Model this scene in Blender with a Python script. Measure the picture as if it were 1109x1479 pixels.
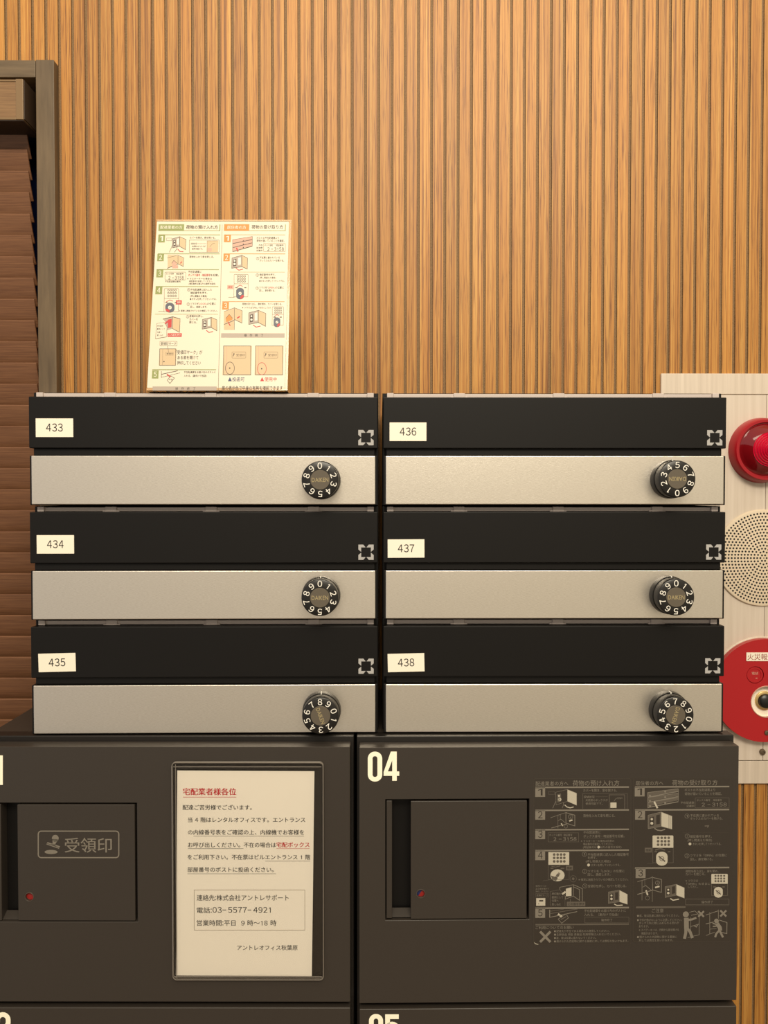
import bpy, math, random
from mathutils import Vector, Matrix, Euler
from mathutils.geometry import tessellate_polygon

C = bpy.context.scene.collection
for o in list(bpy.data.objects):
    bpy.data.objects.remove(o)
S = bpy.context.scene

# ------------------------------------------------------------------ camera
IW, IH, FPX = 1109.0, 1479.0, 1111.0
CAM = Vector((0.0, -0.806, 1.2503))
PITCH, YAW, ROLL = math.radians(1.18), math.radians(0.28), 0.0
cd = bpy.data.cameras.new('camera')
cd.sensor_fit = 'VERTICAL'
cd.sensor_height = 36.0
cd.lens = 36.0 * FPX / IH
cd.clip_start = 0.02
cam = bpy.data.objects.new('camera', cd)
C.objects.link(cam)
cam.location = CAM
cam.rotation_euler = Euler((math.pi / 2 - PITCH, ROLL, -YAW), 'XYZ')
S.camera = cam
CAMROT = cam.rotation_euler.to_matrix()

# ------------------------------------------------------------------ view, world, lights
S.view_settings.view_transform = 'Standard'
S.view_settings.look = 'None'
S.view_settings.gamma = 1
S.view_settings.use_curve_mapping = False
S.view_settings.exposure = 0.0

def srgb(r, g, b):
    f = lambda c: c / 12.92 if c <= 0.04045 else ((c + 0.055) / 1.055) ** 2.4
    return (f(r / 255), f(g / 255), f(b / 255), 1)

W = bpy.data.worlds.new('lobby_surroundings')
S.world = W
W.use_nodes = True
nt = W.node_tree
bg = nt.nodes['Background']
tc = nt.nodes.new('ShaderNodeTexCoord')
sp = nt.nodes.new('ShaderNodeSeparateXYZ')
nt.links.new(tc.outputs['Generated'], sp.inputs[0])
rmp = nt.nodes.new('ShaderNodeValToRGB')
mr = nt.nodes.new('ShaderNodeMapRange')
mr.inputs[1].default_value = -0.6
mr.inputs[2].default_value = 0.6
nt.links.new(sp.outputs[0], mr.inputs[0])
nt.links.new(mr.outputs[0], rmp.inputs[0])
e = rmp.color_ramp.elements
e[0].position = 0.0; e[0].color = (0.62, 0.575, 0.53, 1)
e[1].position = 1.0; e[1].color = (0.68, 0.58, 0.42, 1)
x = e.new(0.40); x.color = (0.65, 0.56, 0.43, 1)
mz = nt.nodes.new('ShaderNodeMapRange')      # the floor end of the lobby is darker than its walls and ceiling
mz.inputs[1].default_value = -0.55; mz.inputs[2].default_value = -0.02
mz.inputs[3].default_value = 0.40; mz.inputs[4].default_value = 1.0
nt.links.new(sp.outputs[2], mz.inputs[0])
mw = nt.nodes.new('ShaderNodeMix'); mw.data_type = 'RGBA'; mw.blend_type = 'MULTIPLY'; mw.inputs[0].default_value = 1.0
nt.links.new(rmp.outputs[0], mw.inputs[6]); nt.links.new(mz.outputs[0], mw.inputs[7])
nt.links.new(mw.outputs[2], bg.inputs[0])
bg.inputs[1].default_value = 0.92

def area(name, loc, tgt, sx, sy, power, col):
    l = bpy.data.lights.new(name, 'AREA')
    l.shape = 'RECTANGLE'; l.size = sx; l.size_y = sy
    l.energy = power; l.color = col
    o = bpy.data.objects.new(name, l)
    C.objects.link(o)
    o.location = loc
    d = Vector(tgt) - Vector(loc)
    o.rotation_euler = d.to_track_quat('-Z', 'Y').to_euler()
    return o

area('ceiling_light', (0.25, -2.15, 2.85), (0.05, 0.1, 1.15), 1.6, 0.7, 66, (1.0, 0.895, 0.72))
area('ceiling_light_near', (0.05, -0.95, 2.75), (0.05, 0.2, 1.4), 1.4, 0.4, 10, (1.0, 0.88, 0.68))

# ------------------------------------------------------------------ pixel -> surface helper
class Frame:
    """A unit's own axes: x right, y into the wall, z up."""
    def __init__(self, loc, rx=0.0, rz=0.0):
        self.loc = Vector(loc); self.rot = Euler((rx, 0, rz), 'XYZ')
        self.M = Matrix.Translation(self.loc) @ self.rot.to_matrix().to_4x4()
        self.Mi = self.M.inverted()
    def px(self, u, v, y=0.0):
        d = CAMROT @ Vector(((u - IW / 2) / FPX, -(v - IH / 2) / FPX, -1.0))
        o = self.Mi @ CAM
        d = self.Mi.to_3x3() @ d
        t = (y - o.y) / d.y
        p = o + d * t
        return p.x, p.z
WORLD = Frame((0, 0, 0))

# ------------------------------------------------------------------ mesh builder
class MB:
    def __init__(self):
        self.v = []; self.f = []; self.m = []
    def add(self, verts, faces, mat=0):
        b = len(self.v)
        self.v += [tuple(p) for p in verts]
        for f in faces:
            self.f.append(tuple(i + b for i in f)); self.m.append(mat)
    def box(self, x0, x1, y0, y1, z0, z1, mat=0):
        vs = [(x0,y0,z0),(x1,y0,z0),(x1,y1,z0),(x0,y1,z0),(x0,y0,z1),(x1,y0,z1),(x1,y1,z1),(x0,y1,z1)]
        self.add(vs, [(0,1,5,4),(1,2,6,5),(2,3,7,6),(3,0,4,7),(4,5,6,7),(3,2,1,0)], mat)
    def prism(self, loops, y0, y1, mat=0):
        """2-D loops (first outer, others holes) in x,z; front at y0, back at y1."""
        fl = [p for l in loops for p in l]
        tris = tessellate_polygon([[Vector((p[0], p[1], 0)) for p in l] for l in loops])
        n = len(fl)
        vs = [(p[0], y0, p[1]) for p in fl] + [(p[0], y1, p[1]) for p in fl]
        fs = []
        for t in tris:
            a, b, c = [fl[i] for i in t]
            cr = (b[0]-a[0])*(c[1]-a[1]) - (b[1]-a[1])*(c[0]-a[0])
            t = tuple(t) if cr > 0 else tuple(reversed(t))
            fs.append(t); fs.append(tuple(i + n for i in reversed(t)))
        k = 0
        for li, l in enumerate(loops):
            m = len(l)
            ar = sum(l[i][0]*l[(i+1) % m][1] - l[(i+1) % m][0]*l[i][1] for i in range(m))
            ccw = ar > 0
            for i in range(m):
                a, b = k + i, k + (i + 1) % m
                q = (a, a + n, b + n, b)
                if ccw != (li == 0): q = tuple(reversed(q))
                fs.append(q)
            k += m
        self.add(vs, fs, mat)
    def framed(self, x0, z0, x1, z1, a0, b0, a1, b1, y0, y1, mat=0):
        o = [(x0, z0), (x1, z0), (x1, z1), (x0, z1)]; i = [(a0, b0), (a1, b0), (a1, b1), (a0, b1)]
        vs = [(p[0], y, p[1]) for y in (y0, y1) for l in (o, i) for p in l]
        fs = []
        for k in range(4):
            j = (k + 1) % 4
            fs += [(k, j, 4+j, 4+k), (8+j, 8+k, 12+k, 12+j), (k, 8+k, 8+j, j), (4+k, 4+j, 12+j, 12+k)]
        self.add(vs, fs, mat)
    def holed(self, x0, z0, x1, z1, cx, cz, rad, q, y0, y1, n=6):
        """A plate with a round hole, quads all round."""
        o = [(x0, z0), (x1, z0), (x1, z1), (x0, z1)]
        c = [(cx-q, cz-q), (cx+q, cz-q), (cx+q, cz+q), (cx-q, cz+q)]
        sq = []; ci = []
        for k in range(4):
            a, b = c[k], c[(k+1) % 4]
            for t in range(n):
                f = t/n
                sq.append((a[0]+(b[0]-a[0])*f, a[1]+(b[1]-a[1])*f))
                an = math.radians(-135 + 90*(k + f)); ci.append((cx + rad*math.cos(an), cz + rad*math.sin(an)))
        m = len(sq); vs = []
        for y in (y0, y1):
            vs += [(p[0], y, p[1]) for p in o + sq + ci]
        st = 4 + 2*m; fs = []
        for k in range(4):
            j = (k+1) % 4
            side = [4 + (k*n + t) % m for t in range(n+1)]
            fs.append(tuple([k, j] + side[::-1])); fs.append(tuple([i + st for i in ([j, k] + side)]))
            fs.append((k, k+st, j+st, j))
        for t in range(m):
            u = (t+1) % m
            fs.append((4+t, 4+u, 4+m+u, 4+m+t)); fs.append((st+4+u, st+4+t, st+4+m+t, st+4+m+u))
            fs.append((4+m+t, 4+m+u, st+4+m+u, st+4+m+t))
        self.add(vs, fs)
    def flat(self, loops, y, mat=0):
        fl = [p for l in loops for p in l]
        tris = tessellate_polygon([[Vector((p[0], p[1], 0)) for p in l] for l in loops])
        fs = []
        for t in tris:
            a, b, c = [fl[i] for i in t]
            cr = (b[0]-a[0])*(c[1]-a[1]) - (b[1]-a[1])*(c[0]-a[0])
            fs.append(tuple(t) if cr > 0 else tuple(reversed(t)))
        self.add([(p[0], y, p[1]) for p in fl], fs, mat)
    def lathe(self, cx, cz, prof, seg=64, mat=0):
        """profile (r, y) turned about the y axis, listed from the front centre outwards and back."""
        vs = []; fs = []
        rings = []
        for r, y in prof:
            if r < 1e-7:
                rings.append([len(vs)]); vs.append((cx, y, cz))
            else:
                rings.append(list(range(len(vs), len(vs) + seg)))
                vs += [(cx + r*math.cos(2*math.pi*i/seg), y, cz + r*math.sin(2*math.pi*i/seg)) for i in range(seg)]
        for a, b in zip(rings, rings[1:]):
            for i in range(seg):
                j = (i + 1) % seg
                if len(a) == 1: fs.append((a[0], b[i], b[j]))
                elif len(b) == 1: fs.append((a[j], a[i], b[0]))
                else: fs.append((a[j], a[i], b[i], b[j]))
        self.add(vs, fs, mat)
    def tube(self, pts, r, seg=10, mat=0, closed=False):
        P = [Vector(p) for p in pts]; n = len(P); vs = []; fs = []
        for i in range(n):
            a = P[i - 1] if (i or closed) else P[i]
            b = P[(i + 1) % n] if (i < n - 1 or closed) else P[i]
            t = (b - a).normalized()
            up = Vector((0, 1, 0)) if abs(t.y) < 0.9 else Vector((1, 0, 0))
            s = t.cross(up).normalized(); w = s.cross(t)
            vs += [P[i] + (s*math.cos(2*math.pi*k/seg) + w*math.sin(2*math.pi*k/seg))*r for k in range(seg)]
        for i in range(n if closed else n - 1):
            j = (i + 1) % n
            for k in range(seg):
                l = (k + 1) % seg
                fs.append((i*seg+k, i*seg+l, j*seg+l, j*seg+k))
        if not closed:
            fs.append(tuple(reversed(range(seg)))); fs.append(tuple(range((n-1)*seg, n*seg)))
        self.add(vs, fs, mat)
    def build(self, name, mats, parent=None, bevel=0, seg=2, smooth=35):
        me = bpy.data.meshes.new(name)
        me.from_pydata(self.v, [], self.f)
        if not isinstance(mats, (list, tuple)): mats = [mats]
        for m in mats: me.materials.append(m)
        for p, m in zip(me.polygons, self.m): p.material_index = m
        if smooth:
            me.shade_smooth(); me.set_sharp_from_angle(angle=math.radians(smooth))
        me.update()
        o = bpy.data.objects.new(name, me)
        C.objects.link(o)
        if parent: o.parent = parent
        if bevel:
            b = o.modifiers.new('edge', 'BEVEL'); b.width = bevel; b.segments = seg
            b.limit_method = 'ANGLE'; b.angle_limit = math.radians(40); b.harden_normals = True
        return o

def rect(x0, z0, x1, z1):
    x0, x1 = min(x0, x1), max(x0, x1); z0, z1 = min(z0, z1), max(z0, z1)
    return [(x0, z0), (x1, z0), (x1, z1), (x0, z1)]
def rrect(x0, z0, x1, z1, r, n=6):
    x0, x1 = min(x0, x1), max(x0, x1); z0, z1 = min(z0, z1), max(z0, z1)
    out = []
    for cx, cz, a in ((x1-r, z0+r, -90), (x1-r, z1-r, 0), (x0+r, z1-r, 90), (x0+r, z0+r, 180)):
        for i in range(n + 1):
            t = math.radians(a + 90*i/n)
            out.append((cx + r*math.cos(t), cz + r*math.sin(t)))
    return out
def circ(cx, cz, r, n=48, ry=None):
    ry = ry or r
    return [(cx + r*math.cos(2*math.pi*i/n), cz + ry*math.sin(2*math.pi*i/n)) for i in range(n)]

def empty(name, loc, rot=None, label=None, cat=None, group=None, kind=None):
    o = bpy.data.objects.new(name, None); C.objects.link(o)
    o.empty_display_size = 0.03
    o.location = loc
    if rot: o.rotation_euler = rot
    tag(o, label, cat, group, kind)
    return o
def tag(o, label=None, cat=None, group=None, kind=None):
    if label: o['label'] = label
    if cat: o['category'] = cat
    if group: o['group'] = group
    if kind: o['kind'] = kind
    return o

# ------------------------------------------------------------------ lettering
_tc = {}
def _char(ch, bold, res):
    """One character's outline and advance; digits and letters take the wide sans shapes set close together."""
    k = (ch, bold, res)
    if k not in _tc:
        if ch == ' ':
            _tc[k] = ([], [], 0.32)
        elif ch == '1':
            w = 0.082 + 2*bold
            _tc[k] = ([(0.165, 0.60), (0.30, 0.70), (0.29 + w, 0.70), (0.29 + w, 0.0), (0.29, 0.0), (0.29, 0.60), (0.165, 0.52 - bold)],
                      [(0, 6, 5, 1), (1, 5, 3, 2), (5, 4, 3)], 0.60)
        else:
            c_ = chr(ord(ch) + 0xFEE0) if (ch.isdigit() or ch in '-:') and ch < '~' else ch
            c = bpy.data.curves.new('t', 'FONT'); c.body = c_; c.resolution_u = res; c.offset = bold
            o = bpy.data.objects.new('t', c); C.objects.link(o)
            bpy.context.view_layer.update()
            m = o.to_mesh()
            vs = [(v.co.x, v.co.y) for v in m.vertices]
            fs = [tuple(p.vertices) for p in m.polygons]
            o.to_mesh_clear(); bpy.data.objects.remove(o); bpy.data.curves.remove(c)
            adv = 1.0
            if ch < '~' and vs:
                lo = min(p[0] for p in vs); hi = max(p[0] for p in vs)
                adv = max(hi - lo + (0.12 if c_ != ch else 0.10), 0.60 if ch.isdigit() else 0.0)
                off = (adv - (hi - lo))/2 - lo
                vs = [(x + off, y) for x, y in vs]
            elif ch == '\u2212':
                adv = 0.75
            _tc[k] = (vs, fs, adv)
    return _tc[k]
_sc = {}
def glyphs(s, bold=0.0, res=3):
    k = (s, bold, res)
    if k not in _sc:
        V = []; Fs = []; x = 0.0
        for ch in s:
            vs, fs, adv = _char(ch, bold, res)
            b = len(V)
            V += [(p[0] + x, p[1]) for p in vs]; Fs += [tuple(i + b for i in f) for f in fs]
            x += adv
        _sc[k] = (V, Fs)
    return _sc[k]

class Art:
    """Flat print on a surface: coordinates come in through F(u, v) -> local x, z."""
    def __init__(self, F, y=-0.0002, dy=0.00004):
        self.F0 = F; self.y = y; self.dy = dy
        self.mb = MB(); self.mats = []; self.view(0, 0, 1)
    def view(self, ox, oy, sc):
        self.o = (ox, oy, sc)
    def F(self, u, v):
        ox, oy, sc = self.o
        return self.F0(ox + u / sc, oy + v / sc)
    def mi(self, m):
        if m not in self.mats: self.mats.append(m)
        return self.mats.index(m)
    def yl(self, l): return self.y - self.dy * l
    def poly(self, pts, m, l=0, holes=()):
        self.mb.flat([[self.F(*p) for p in pts]] + [[self.F(*p) for p in h] for h in holes], self.yl(l), self.mi(m))
    def rect(self, u0, v0, u1, v1, m, l=0):
        a = self.F(u0, v0); b = self.F(u1, v1)
        self.mb.flat([rect(a[0], a[1], b[0], b[1])], self.yl(l), self.mi(m))
    def unit(self, u, v):
        a = self.F(u - 5, v); b = self.F(u + 5, v)
        return abs(b[0] - a[0]) / 10
    def line(self, pts, w, m, l=1, closed=False):
        P = [Vector(self.F(*p)) for p in pts]
        w = w * self.unit(*pts[0]) / 2
        n = len(P); L = []; R = []
        for i in range(n):
            a = P[i-1] if (i or closed) else None
            b = P[(i+1) % n] if (i < n-1 or closed) else None
            d1 = (P[i]-a).normalized() if a is not None else None
            d2 = (b-P[i]).normalized() if b is not None else None
            if d1 is None: d1 = d2
            if d2 is None: d2 = d1
            n1 = Vector((-d1.y, d1.x)); n2 = Vector((-d2.y, d2.x))
            mt = n1 + n2
            if mt.length < 1e-6: mt = n1
            mt.normalize()
            k = w / max(0.35, mt.dot(n1))
            L.append(P[i] + mt*k); R.append(P[i] - mt*k)
        y = self.yl(l)
        vs = [(p.x, y, p.y) for p in L] + [(p.x, y, p.y) for p in R]
        fs = []
        for i in range(n if closed else n-1):
            j = (i+1) % n
            fs.append((i+n, j+n, j, i))
        self.mb.add(vs, fs, self.mi(m))
    def frame(self, u0, v0, u1, v1, w, m, l=1, r=0):
        if r:
            k = []
            for cx, cy, a in ((u1-r, v0+r, -90), (u1-r, v1-r, 0), (u0+r, v1-r, 90), (u0+r, v0+r, 180)):
                for i in range(5):
                    t = math.radians(a + 90*i/4)
                    k.append((cx + r*math.cos(t), cy + r*math.sin(t)))
            self.line(k, w, m, l, True)
        else:
            self.line([(u0,v0),(u1,v0),(u1,v1),(u0,v1)], w, m, l, True)
    def disc(self, u, v, r, m, l=1, ry=None, n=20):
        ry = ry or r
        self.poly([(u + r*math.cos(2*math.pi*i/n), v + ry*math.sin(2*math.pi*i/n)) for i in range(n)], m, l)
    def ring(self, u, v, r, w, m, l=1, ry=None, n=24):
        ry = ry or r
        self.line([(u + r*math.cos(2*math.pi*i/n), v + ry*math.sin(2*math.pi*i/n)) for i in range(n)], w, m, l, True)
    def stad(self, u0, v0, u1, v1, m, l=1):
        r = (u1-u0)/2; cx = (u0+u1)/2
        pts = [(cx + r*math.cos(t), v0+r*0.8 - 0.8*r*math.sin(t)) for t in [math.pi*i/10 for i in range(11)]]
        pts += [(cx - r*math.cos(t), v1-r*0.8 + 0.8*r*math.sin(t)) for t in [math.pi*i/10 for i in range(11)]]
        self.poly(pts, m, l)
    def text(self, s, u0, u1, v, em, m, l=2, bold=0.0, cz=None, res=2):
        if bold > 0:      # heavier print: the same outline laid twice, a hair apart
            d = bold*1.6*em/2
            self.text(s, u0 - d, u1 - d, v, em, m, l, 0.0, cz, res)
            u0 += d; u1 += d; l += 0.5
            bold = 0.0
        vs, fs = glyphs(s, bold, res)
        if not vs: return
        a = self.F(u0, v); b = self.F(u1, v)
        xs = [p[0] for p in vs]; lo, hi = min(xs), max(xs)
        sx = (b[0]-a[0]) / max(1e-6, hi-lo)
        q = self.F((u0+u1)/2, v - em/2); q2 = self.F((u0+u1)/2, v + em/2)
        sz = q[1]-q2[1]
        if cz is None:
            cz = 0.38 if any(ord(ch) > 0x2000 for ch in s) else 0.345
        z = (a[1]+b[1])/2
        y = self.yl(l)
        sl = (b[1]-a[1]) / max(1e-6, b[0]-a[0])
        if abs(sl) < 0.02: sl = 0
        self.mb.add([(a[0] + (p[0]-lo)*sx, y, z + (p[1]-cz)*sz) for p in vs], fs, self.mi(m))
    def build(self, name, parent):
        return self.mb.build(name, self.mats, parent, smooth=0)

# ------------------------------------------------------------------ materials
def mat(name, col, rough=0.5, metal=0.0, **kw):
    m = bpy.data.materials.new(name); m.use_nodes = True
    b = m.node_tree.nodes['Principled BSDF']
    b.inputs['Base Color'].default_value = col
    b.inputs['Roughness'].default_value = rough
    b.inputs['Metallic'].default_value = metal
    for k, v in kw.items(): b.inputs[k].default_value = v
    return m
def nodes(m): return m.node_tree, m.node_tree.nodes, m.node_tree.links, m.node_tree.nodes['Principled BSDF']
def N(t, kind, **kw):
    n = t.nodes.new(kind)
    for k, v in kw.items(): setattr(n, k, v)
    return n
def grain(m, scale, c0, c1, p0=0.3, p1=0.7, detail=6, rough=0.6, bump=0.0, extra=None):
    """Stretched noise on the object's own coordinates drives colour (and a little bump)."""
    t, ns, ln, b = nodes(m)
    tc = N(t, 'ShaderNodeTexCoord'); mp = N(t, 'ShaderNodeMapping')
    mp.inputs['Scale'].default_value = scale
    ln.new(tc.outputs['Object'], mp.inputs[0])
    nz = N(t, 'ShaderNodeTexNoise'); nz.inputs['Scale'].default_value = 1.0
    nz.inputs['Detail'].default_value = detail; nz.inputs['Roughness'].default_value = rough
    ln.new(mp.outputs[0], nz.inputs['Vector'])
    r = N(t, 'ShaderNodeValToRGB')
    r.color_ramp.elements[0].position = p0; r.color_ramp.elements[0].color = c0
    r.color_ramp.elements[1].position = p1; r.color_ramp.elements[1].color = c1
    ln.new(nz.outputs[0], r.inputs[0]); ln.new(r.outputs[0], b.inputs['Base Color'])
    if bump:
        bp = N(t, 'ShaderNodeBump'); bp.inputs['Strength'].default_value = bump; bp.inputs['Distance'].default_value = 0.0005
        ln.new(nz.outputs[0], bp.inputs['Height']); ln.new(bp.outputs[0], b.inputs['Normal'])
    return m

PITCH_B = 0.01715
BX0 = WORLD.px(566, 0, 0.200)[0]
def wood_wall():
    m = mat('slatted_wood', (1, 1, 1, 1), 0.5)
    t, ns, ln, b = nodes(m)
    tc = N(t, 'ShaderNodeTexCoord'); sp = N(t, 'ShaderNodeSeparateXYZ')
    ln.new(tc.outputs['Object'], sp.inputs[0])
    def math_(op, a, c=None):
        n = N(t, 'ShaderNodeMath', operation=op)
        for i, q in enumerate((a, c)):
            if q is None: continue
            if isinstance(q, (int, float)): n.inputs[i].default_value = q
            else: ln.new(q, n.inputs[i])
        return n.outputs[0]
    idx = math_('FLOOR', math_('DIVIDE', math_('SUBTRACT', sp.outputs[0], BX0), PITCH_B))
    wn = N(t, 'ShaderNodeTexWhiteNoise', noise_dimensions='1D'); ln.new(idx, wn.inputs['W'])
    # shift the grain on each board
    cmb = N(t, 'ShaderNodeCombineXYZ')
    ln.new(sp.outputs[0], cmb.inputs[0]); ln.new(math_('MULTIPLY', wn.outputs[0], 31.0), cmb.inputs[1])
    ln.new(math_('ADD', sp.outputs[2], math_('MULTIPLY', wn.outputs[0], 7.0)), cmb.inputs[2])
    def noise(sc, det, rg):
        mp = N(t, 'ShaderNodeMapping'); mp.inputs['Scale'].default_value = sc
        ln.new(cmb.outputs[0], mp.inputs[0])
        nz = N(t, 'ShaderNodeTexNoise'); nz.inputs['Scale'].default_value = 1; nz.inputs['Detail'].default_value = det
        nz.inputs['Roughness'].default_value = rg
        ln.new(mp.outputs[0], nz.inputs['Vector']); return nz.outputs[0]
    coarse = noise((470, 1, 2.2), 4, 0.6)
    fine = noise((1250, 1, 16.0), 3, 0.65)
    r1 = N(t, 'ShaderNodeValToRGB'); ce = r1.color_ramp.elements
    ce[0].position = 0.32; ce[0].color = srgb(132, 82, 28)
    ce[1].position = 0.56; ce[1].color = srgb(196, 138, 62)
    q = ce.new(0.42); q.color = srgb(180, 119, 47)
    q = ce.new(0.70); q.color = srgb(206, 157, 82)
    ln.new(coarse, r1.inputs[0])
    r2 = N(t, 'ShaderNodeValToRGB'); ce = r2.color_ramp.elements
    ce[0].position = 0.33; ce[0].color = (0.30, 0.19, 0.09, 1)
    ce[1].position = 0.47; ce[1].color = (1, 1, 1, 1)
    ln.new(fine, r2.inputs[0])
    mx = N(t, 'ShaderNodeMix', data_type='RGBA', blend_type='MULTIPLY'); mx.inputs[0].default_value = 0.95
    ln.new(r1.outputs[0], mx.inputs[6]); ln.new(r2.outputs[0], mx.inputs[7])
    hs = N(t, 'ShaderNodeHueSaturation')
    ln.new(math_('ADD', math_('MULTIPLY', wn.outputs[0], 0.20), 0.80), hs.inputs['Value'])
    ln.new(mx.outputs[2], hs.inputs['Color'])
    ln.new(hs.outputs[0], b.inputs['Base Color'])
    bp = N(t, 'ShaderNodeBump'); bp.inputs['Strength'].default_value = 0.25; bp.inputs['Distance'].default_value = 0.0004
    ln.new(fine, bp.inputs['Height']); ln.new(bp.outputs[0], b.inputs['Normal'])
    return m
M_WALL = wood_wall()
M_GROOVE = grain(mat('wall_groove', srgb(128, 98, 62), 0.7), (900, 40, 900), srgb(104, 76, 46), srgb(146, 114, 74), 0.35, 0.65)
M_FRAME = grain(mat('dark_oak_frame', (0, 0, 0, 1), 0.5), (90, 90, 9), srgb(84, 68, 48), srgb(114, 95, 70), 0.35, 0.7, bump=0.1)
M_FRAMEH = grain(mat('dark_oak_head', (0, 0, 0, 1), 0.5), (9, 90, 90), srgb(84, 68, 48), srgb(114, 95, 70), 0.35, 0.7, bump=0.1)
M_SLAT = grain(mat('walnut_blind', (0, 0, 0, 1), 0.45), (22, 60, 900), srgb(104, 68, 46), srgb(138, 96, 66), 0.3, 0.72, bump=0.12)
M_VAL = grain(mat('blind_valance', (0, 0, 0, 1), 0.45), (22, 60, 900), srgb(112, 82, 52), srgb(146, 112, 74), 0.3, 0.72, bump=0.1)
M_VALSHADE = mat('valance_shade_brown', srgb(52, 38, 26), 0.5)  # shade of the valance side and underside, put in as colour
M_CAP = mat('bronze_plastic', srgb(126, 100, 68), 0.4)
M_NAVY = mat('night_glass', srgb(12, 22, 52), 0.15)
M_FLOOR = grain(mat('floor_tile', (0, 0, 0, 1), 0.5), (3, 3, 3), srgb(120, 104, 88), srgb(140, 122, 104))

def steel(name, c0, c1, sc, rough, bump):
    m = mat(name, c0, rough, 1.0)
    grain(m, sc, c0, c1, 0.3, 0.7, 3, 0.6, bump)
    return m
M_STEEL = steel('brushed_steel', (0.80, 0.74, 0.65, 1), (0.93, 0.87, 0.78, 1), (330, 60, 2400), 0.34, 0.20)
M_PLATE = mat('panel_steel', (0.8, 0.72, 0.64, 1), 0.45, 0.15)
grain(M_PLATE, (160, 60, 4), srgb(204, 190, 174), srgb(219, 206, 192), 0.3, 0.7, 5, 0.6, 0.05)
M_PLATE2 = mat('panel_trim_steel', (0.8, 0.72, 0.64, 1), 0.45, 0.15)
grain(M_PLATE2, (160, 60, 4), srgb(200, 186, 170), srgb(220, 206, 190), 0.3, 0.7, 5, 0.6, 0.05)

M_BLACK = mat('black_coated_steel', srgb(16, 14, 13), 0.45, 0.0, **{'Specular IOR Level': 0.25})
M_BODY = mat('black_body', srgb(14, 12, 11), 0.5, 0.0, **{'Specular IOR Level': 0.25})
M_LINER = mat('pale_plastic', srgb(196, 184, 178), 0.35)
M_CARD = mat('card_paper', srgb(242, 234, 216), 0.6)
M_INK = mat('black_ink', srgb(26, 22, 20), 0.6)
M_EMB = mat('silver_print', srgb(172, 170, 168), 0.4)
M_KNOB = mat('black_plastic', srgb(22, 20, 18), 0.35)
M_KGREY = mat('knob_cap_grey', srgb(92, 84, 72), 0.4)
M_WHITE = mat('white_print', srgb(240, 236, 226), 0.5)
M_GOLD = mat('maker_print', srgb(165, 150, 110), 0.4)

M_LOCK = mat('charcoal_paint', srgb(66, 59, 52), 0.42)
grain(M_LOCK, (2600, 2600, 2600), srgb(49, 43, 38), srgb(56, 50, 44), 0.3, 0.7, 1, 0.5, 0.03)
M_LOCKD = mat('charcoal_shaded', srgb(27, 23, 20), 0.4)  # locker charcoal with the shade behind the doors put into the colour
M_CREAM = mat('cream_vinyl', srgb(255, 250, 226), 0.5)
M_STK = mat('sticker_ink', srgb(122, 115, 104), 0.45)
M_STKB = mat('sticker_bright', srgb(182, 175, 158), 0.45)
M_STKM = mat('sticker_mid', srgb(90, 83, 74), 0.45)
M_STKD = mat('sticker_dim', srgb(72, 65, 57), 0.45)
M_STKBASE = mat('sticker_film', srgb(52, 46, 40), 0.36)
M_REDW = mat('red_flag', srgb(150, 34, 30), 0.35)
M_BLUEW = mat('blue_flag', srgb(30, 40, 92), 0.35)

M_PAPER = mat('white_paper', srgb(240, 232, 218), 0.7)
M_SHEET = mat('laminated_sheet', srgb(220, 210, 188), 0.4)
M_RED = mat('red_ink', srgb(190, 24, 34), 0.6)
M_SINK = mat('brown_ink', srgb(48, 36, 28), 0.5)
M_SLINE = mat('thin_ink', srgb(112, 94, 70), 0.5)
M_SGREEN = mat('green_ink', srgb(138, 146, 84), 0.5)
M_SORANGE = mat('orange_ink', srgb(206, 134, 58), 0.5)
M_STAN = mat('tan_ink', srgb(204, 178, 140), 0.5)
M_SPINK = mat('pink_ink', srgb(206, 160, 140), 0.5)
M_SGREY = mat('grey_ink', srgb(172, 158, 144), 0.5)
M_SDK = mat('darkgrey_ink', srgb(76, 60, 52), 0.5)
M_SSLATE = mat('slate_ink', srgb(84, 88, 100), 0.5)
M_SRED = mat('sheet_red', srgb(190, 52, 50), 0.5)
M_SBLUE = mat('sheet_blue', srgb(50, 58, 100), 0.5)
M_SWHITE = mat('sheet_white', srgb(232, 226, 206), 0.5)
M_LAMR = mat('lamp_red', srgb(158, 14, 28), 0.3)
M_CALL = mat('call_red', srgb(172, 18, 26), 0.35)
M_BRASS = mat('brass', (0.75, 0.55, 0.25, 1), 0.3, 1.0)
M_SCREW = mat('screw_steel', srgb(120, 105, 88), 0.35, 0.8)

def clear(name, tint, ior, rough=0.03):
    m = bpy.data.materials.new(name); m.use_nodes = True
    t = m.node_tree; t.nodes.clear()
    out = t.nodes.new('ShaderNodeOutputMaterial'); mx = t.nodes.new('ShaderNodeMixShader')
    tr = t.nodes.new('ShaderNodeBsdfTransparent'); gl = t.nodes.new('ShaderNodeBsdfGlossy'); fr = t.nodes.new('ShaderNodeFresnel')
    tr.inputs[0].default_value = tint; gl.inputs['Roughness'].default_value = rough; fr.inputs[0].default_value = ior
    t.links.new(fr.outputs[0], mx.inputs[0]); t.links.new(tr.outputs[0], mx.inputs[1]); t.links.new(gl.outputs[0], mx.inputs[2])
    t.links.new(mx.outputs[0], out.inputs[0])
    return m
M_CLEAR = clear('clear_acrylic', (0.93, 0.92, 0.90, 1), 1.3)
M_SLEEVE = clear('clear_vinyl', (0.965, 0.962, 0.955, 1), 1.15, 0.05)
M_RIM = mat('sleeve_rim', srgb(140, 132, 122), 0.15, 0.0, **{'Transmission Weight': 0.4})
M_ACRIM = mat('acrylic_edge', srgb(226, 186, 140), 0.15, 0.0, **{'Transmission Weight': 0.3})

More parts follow.
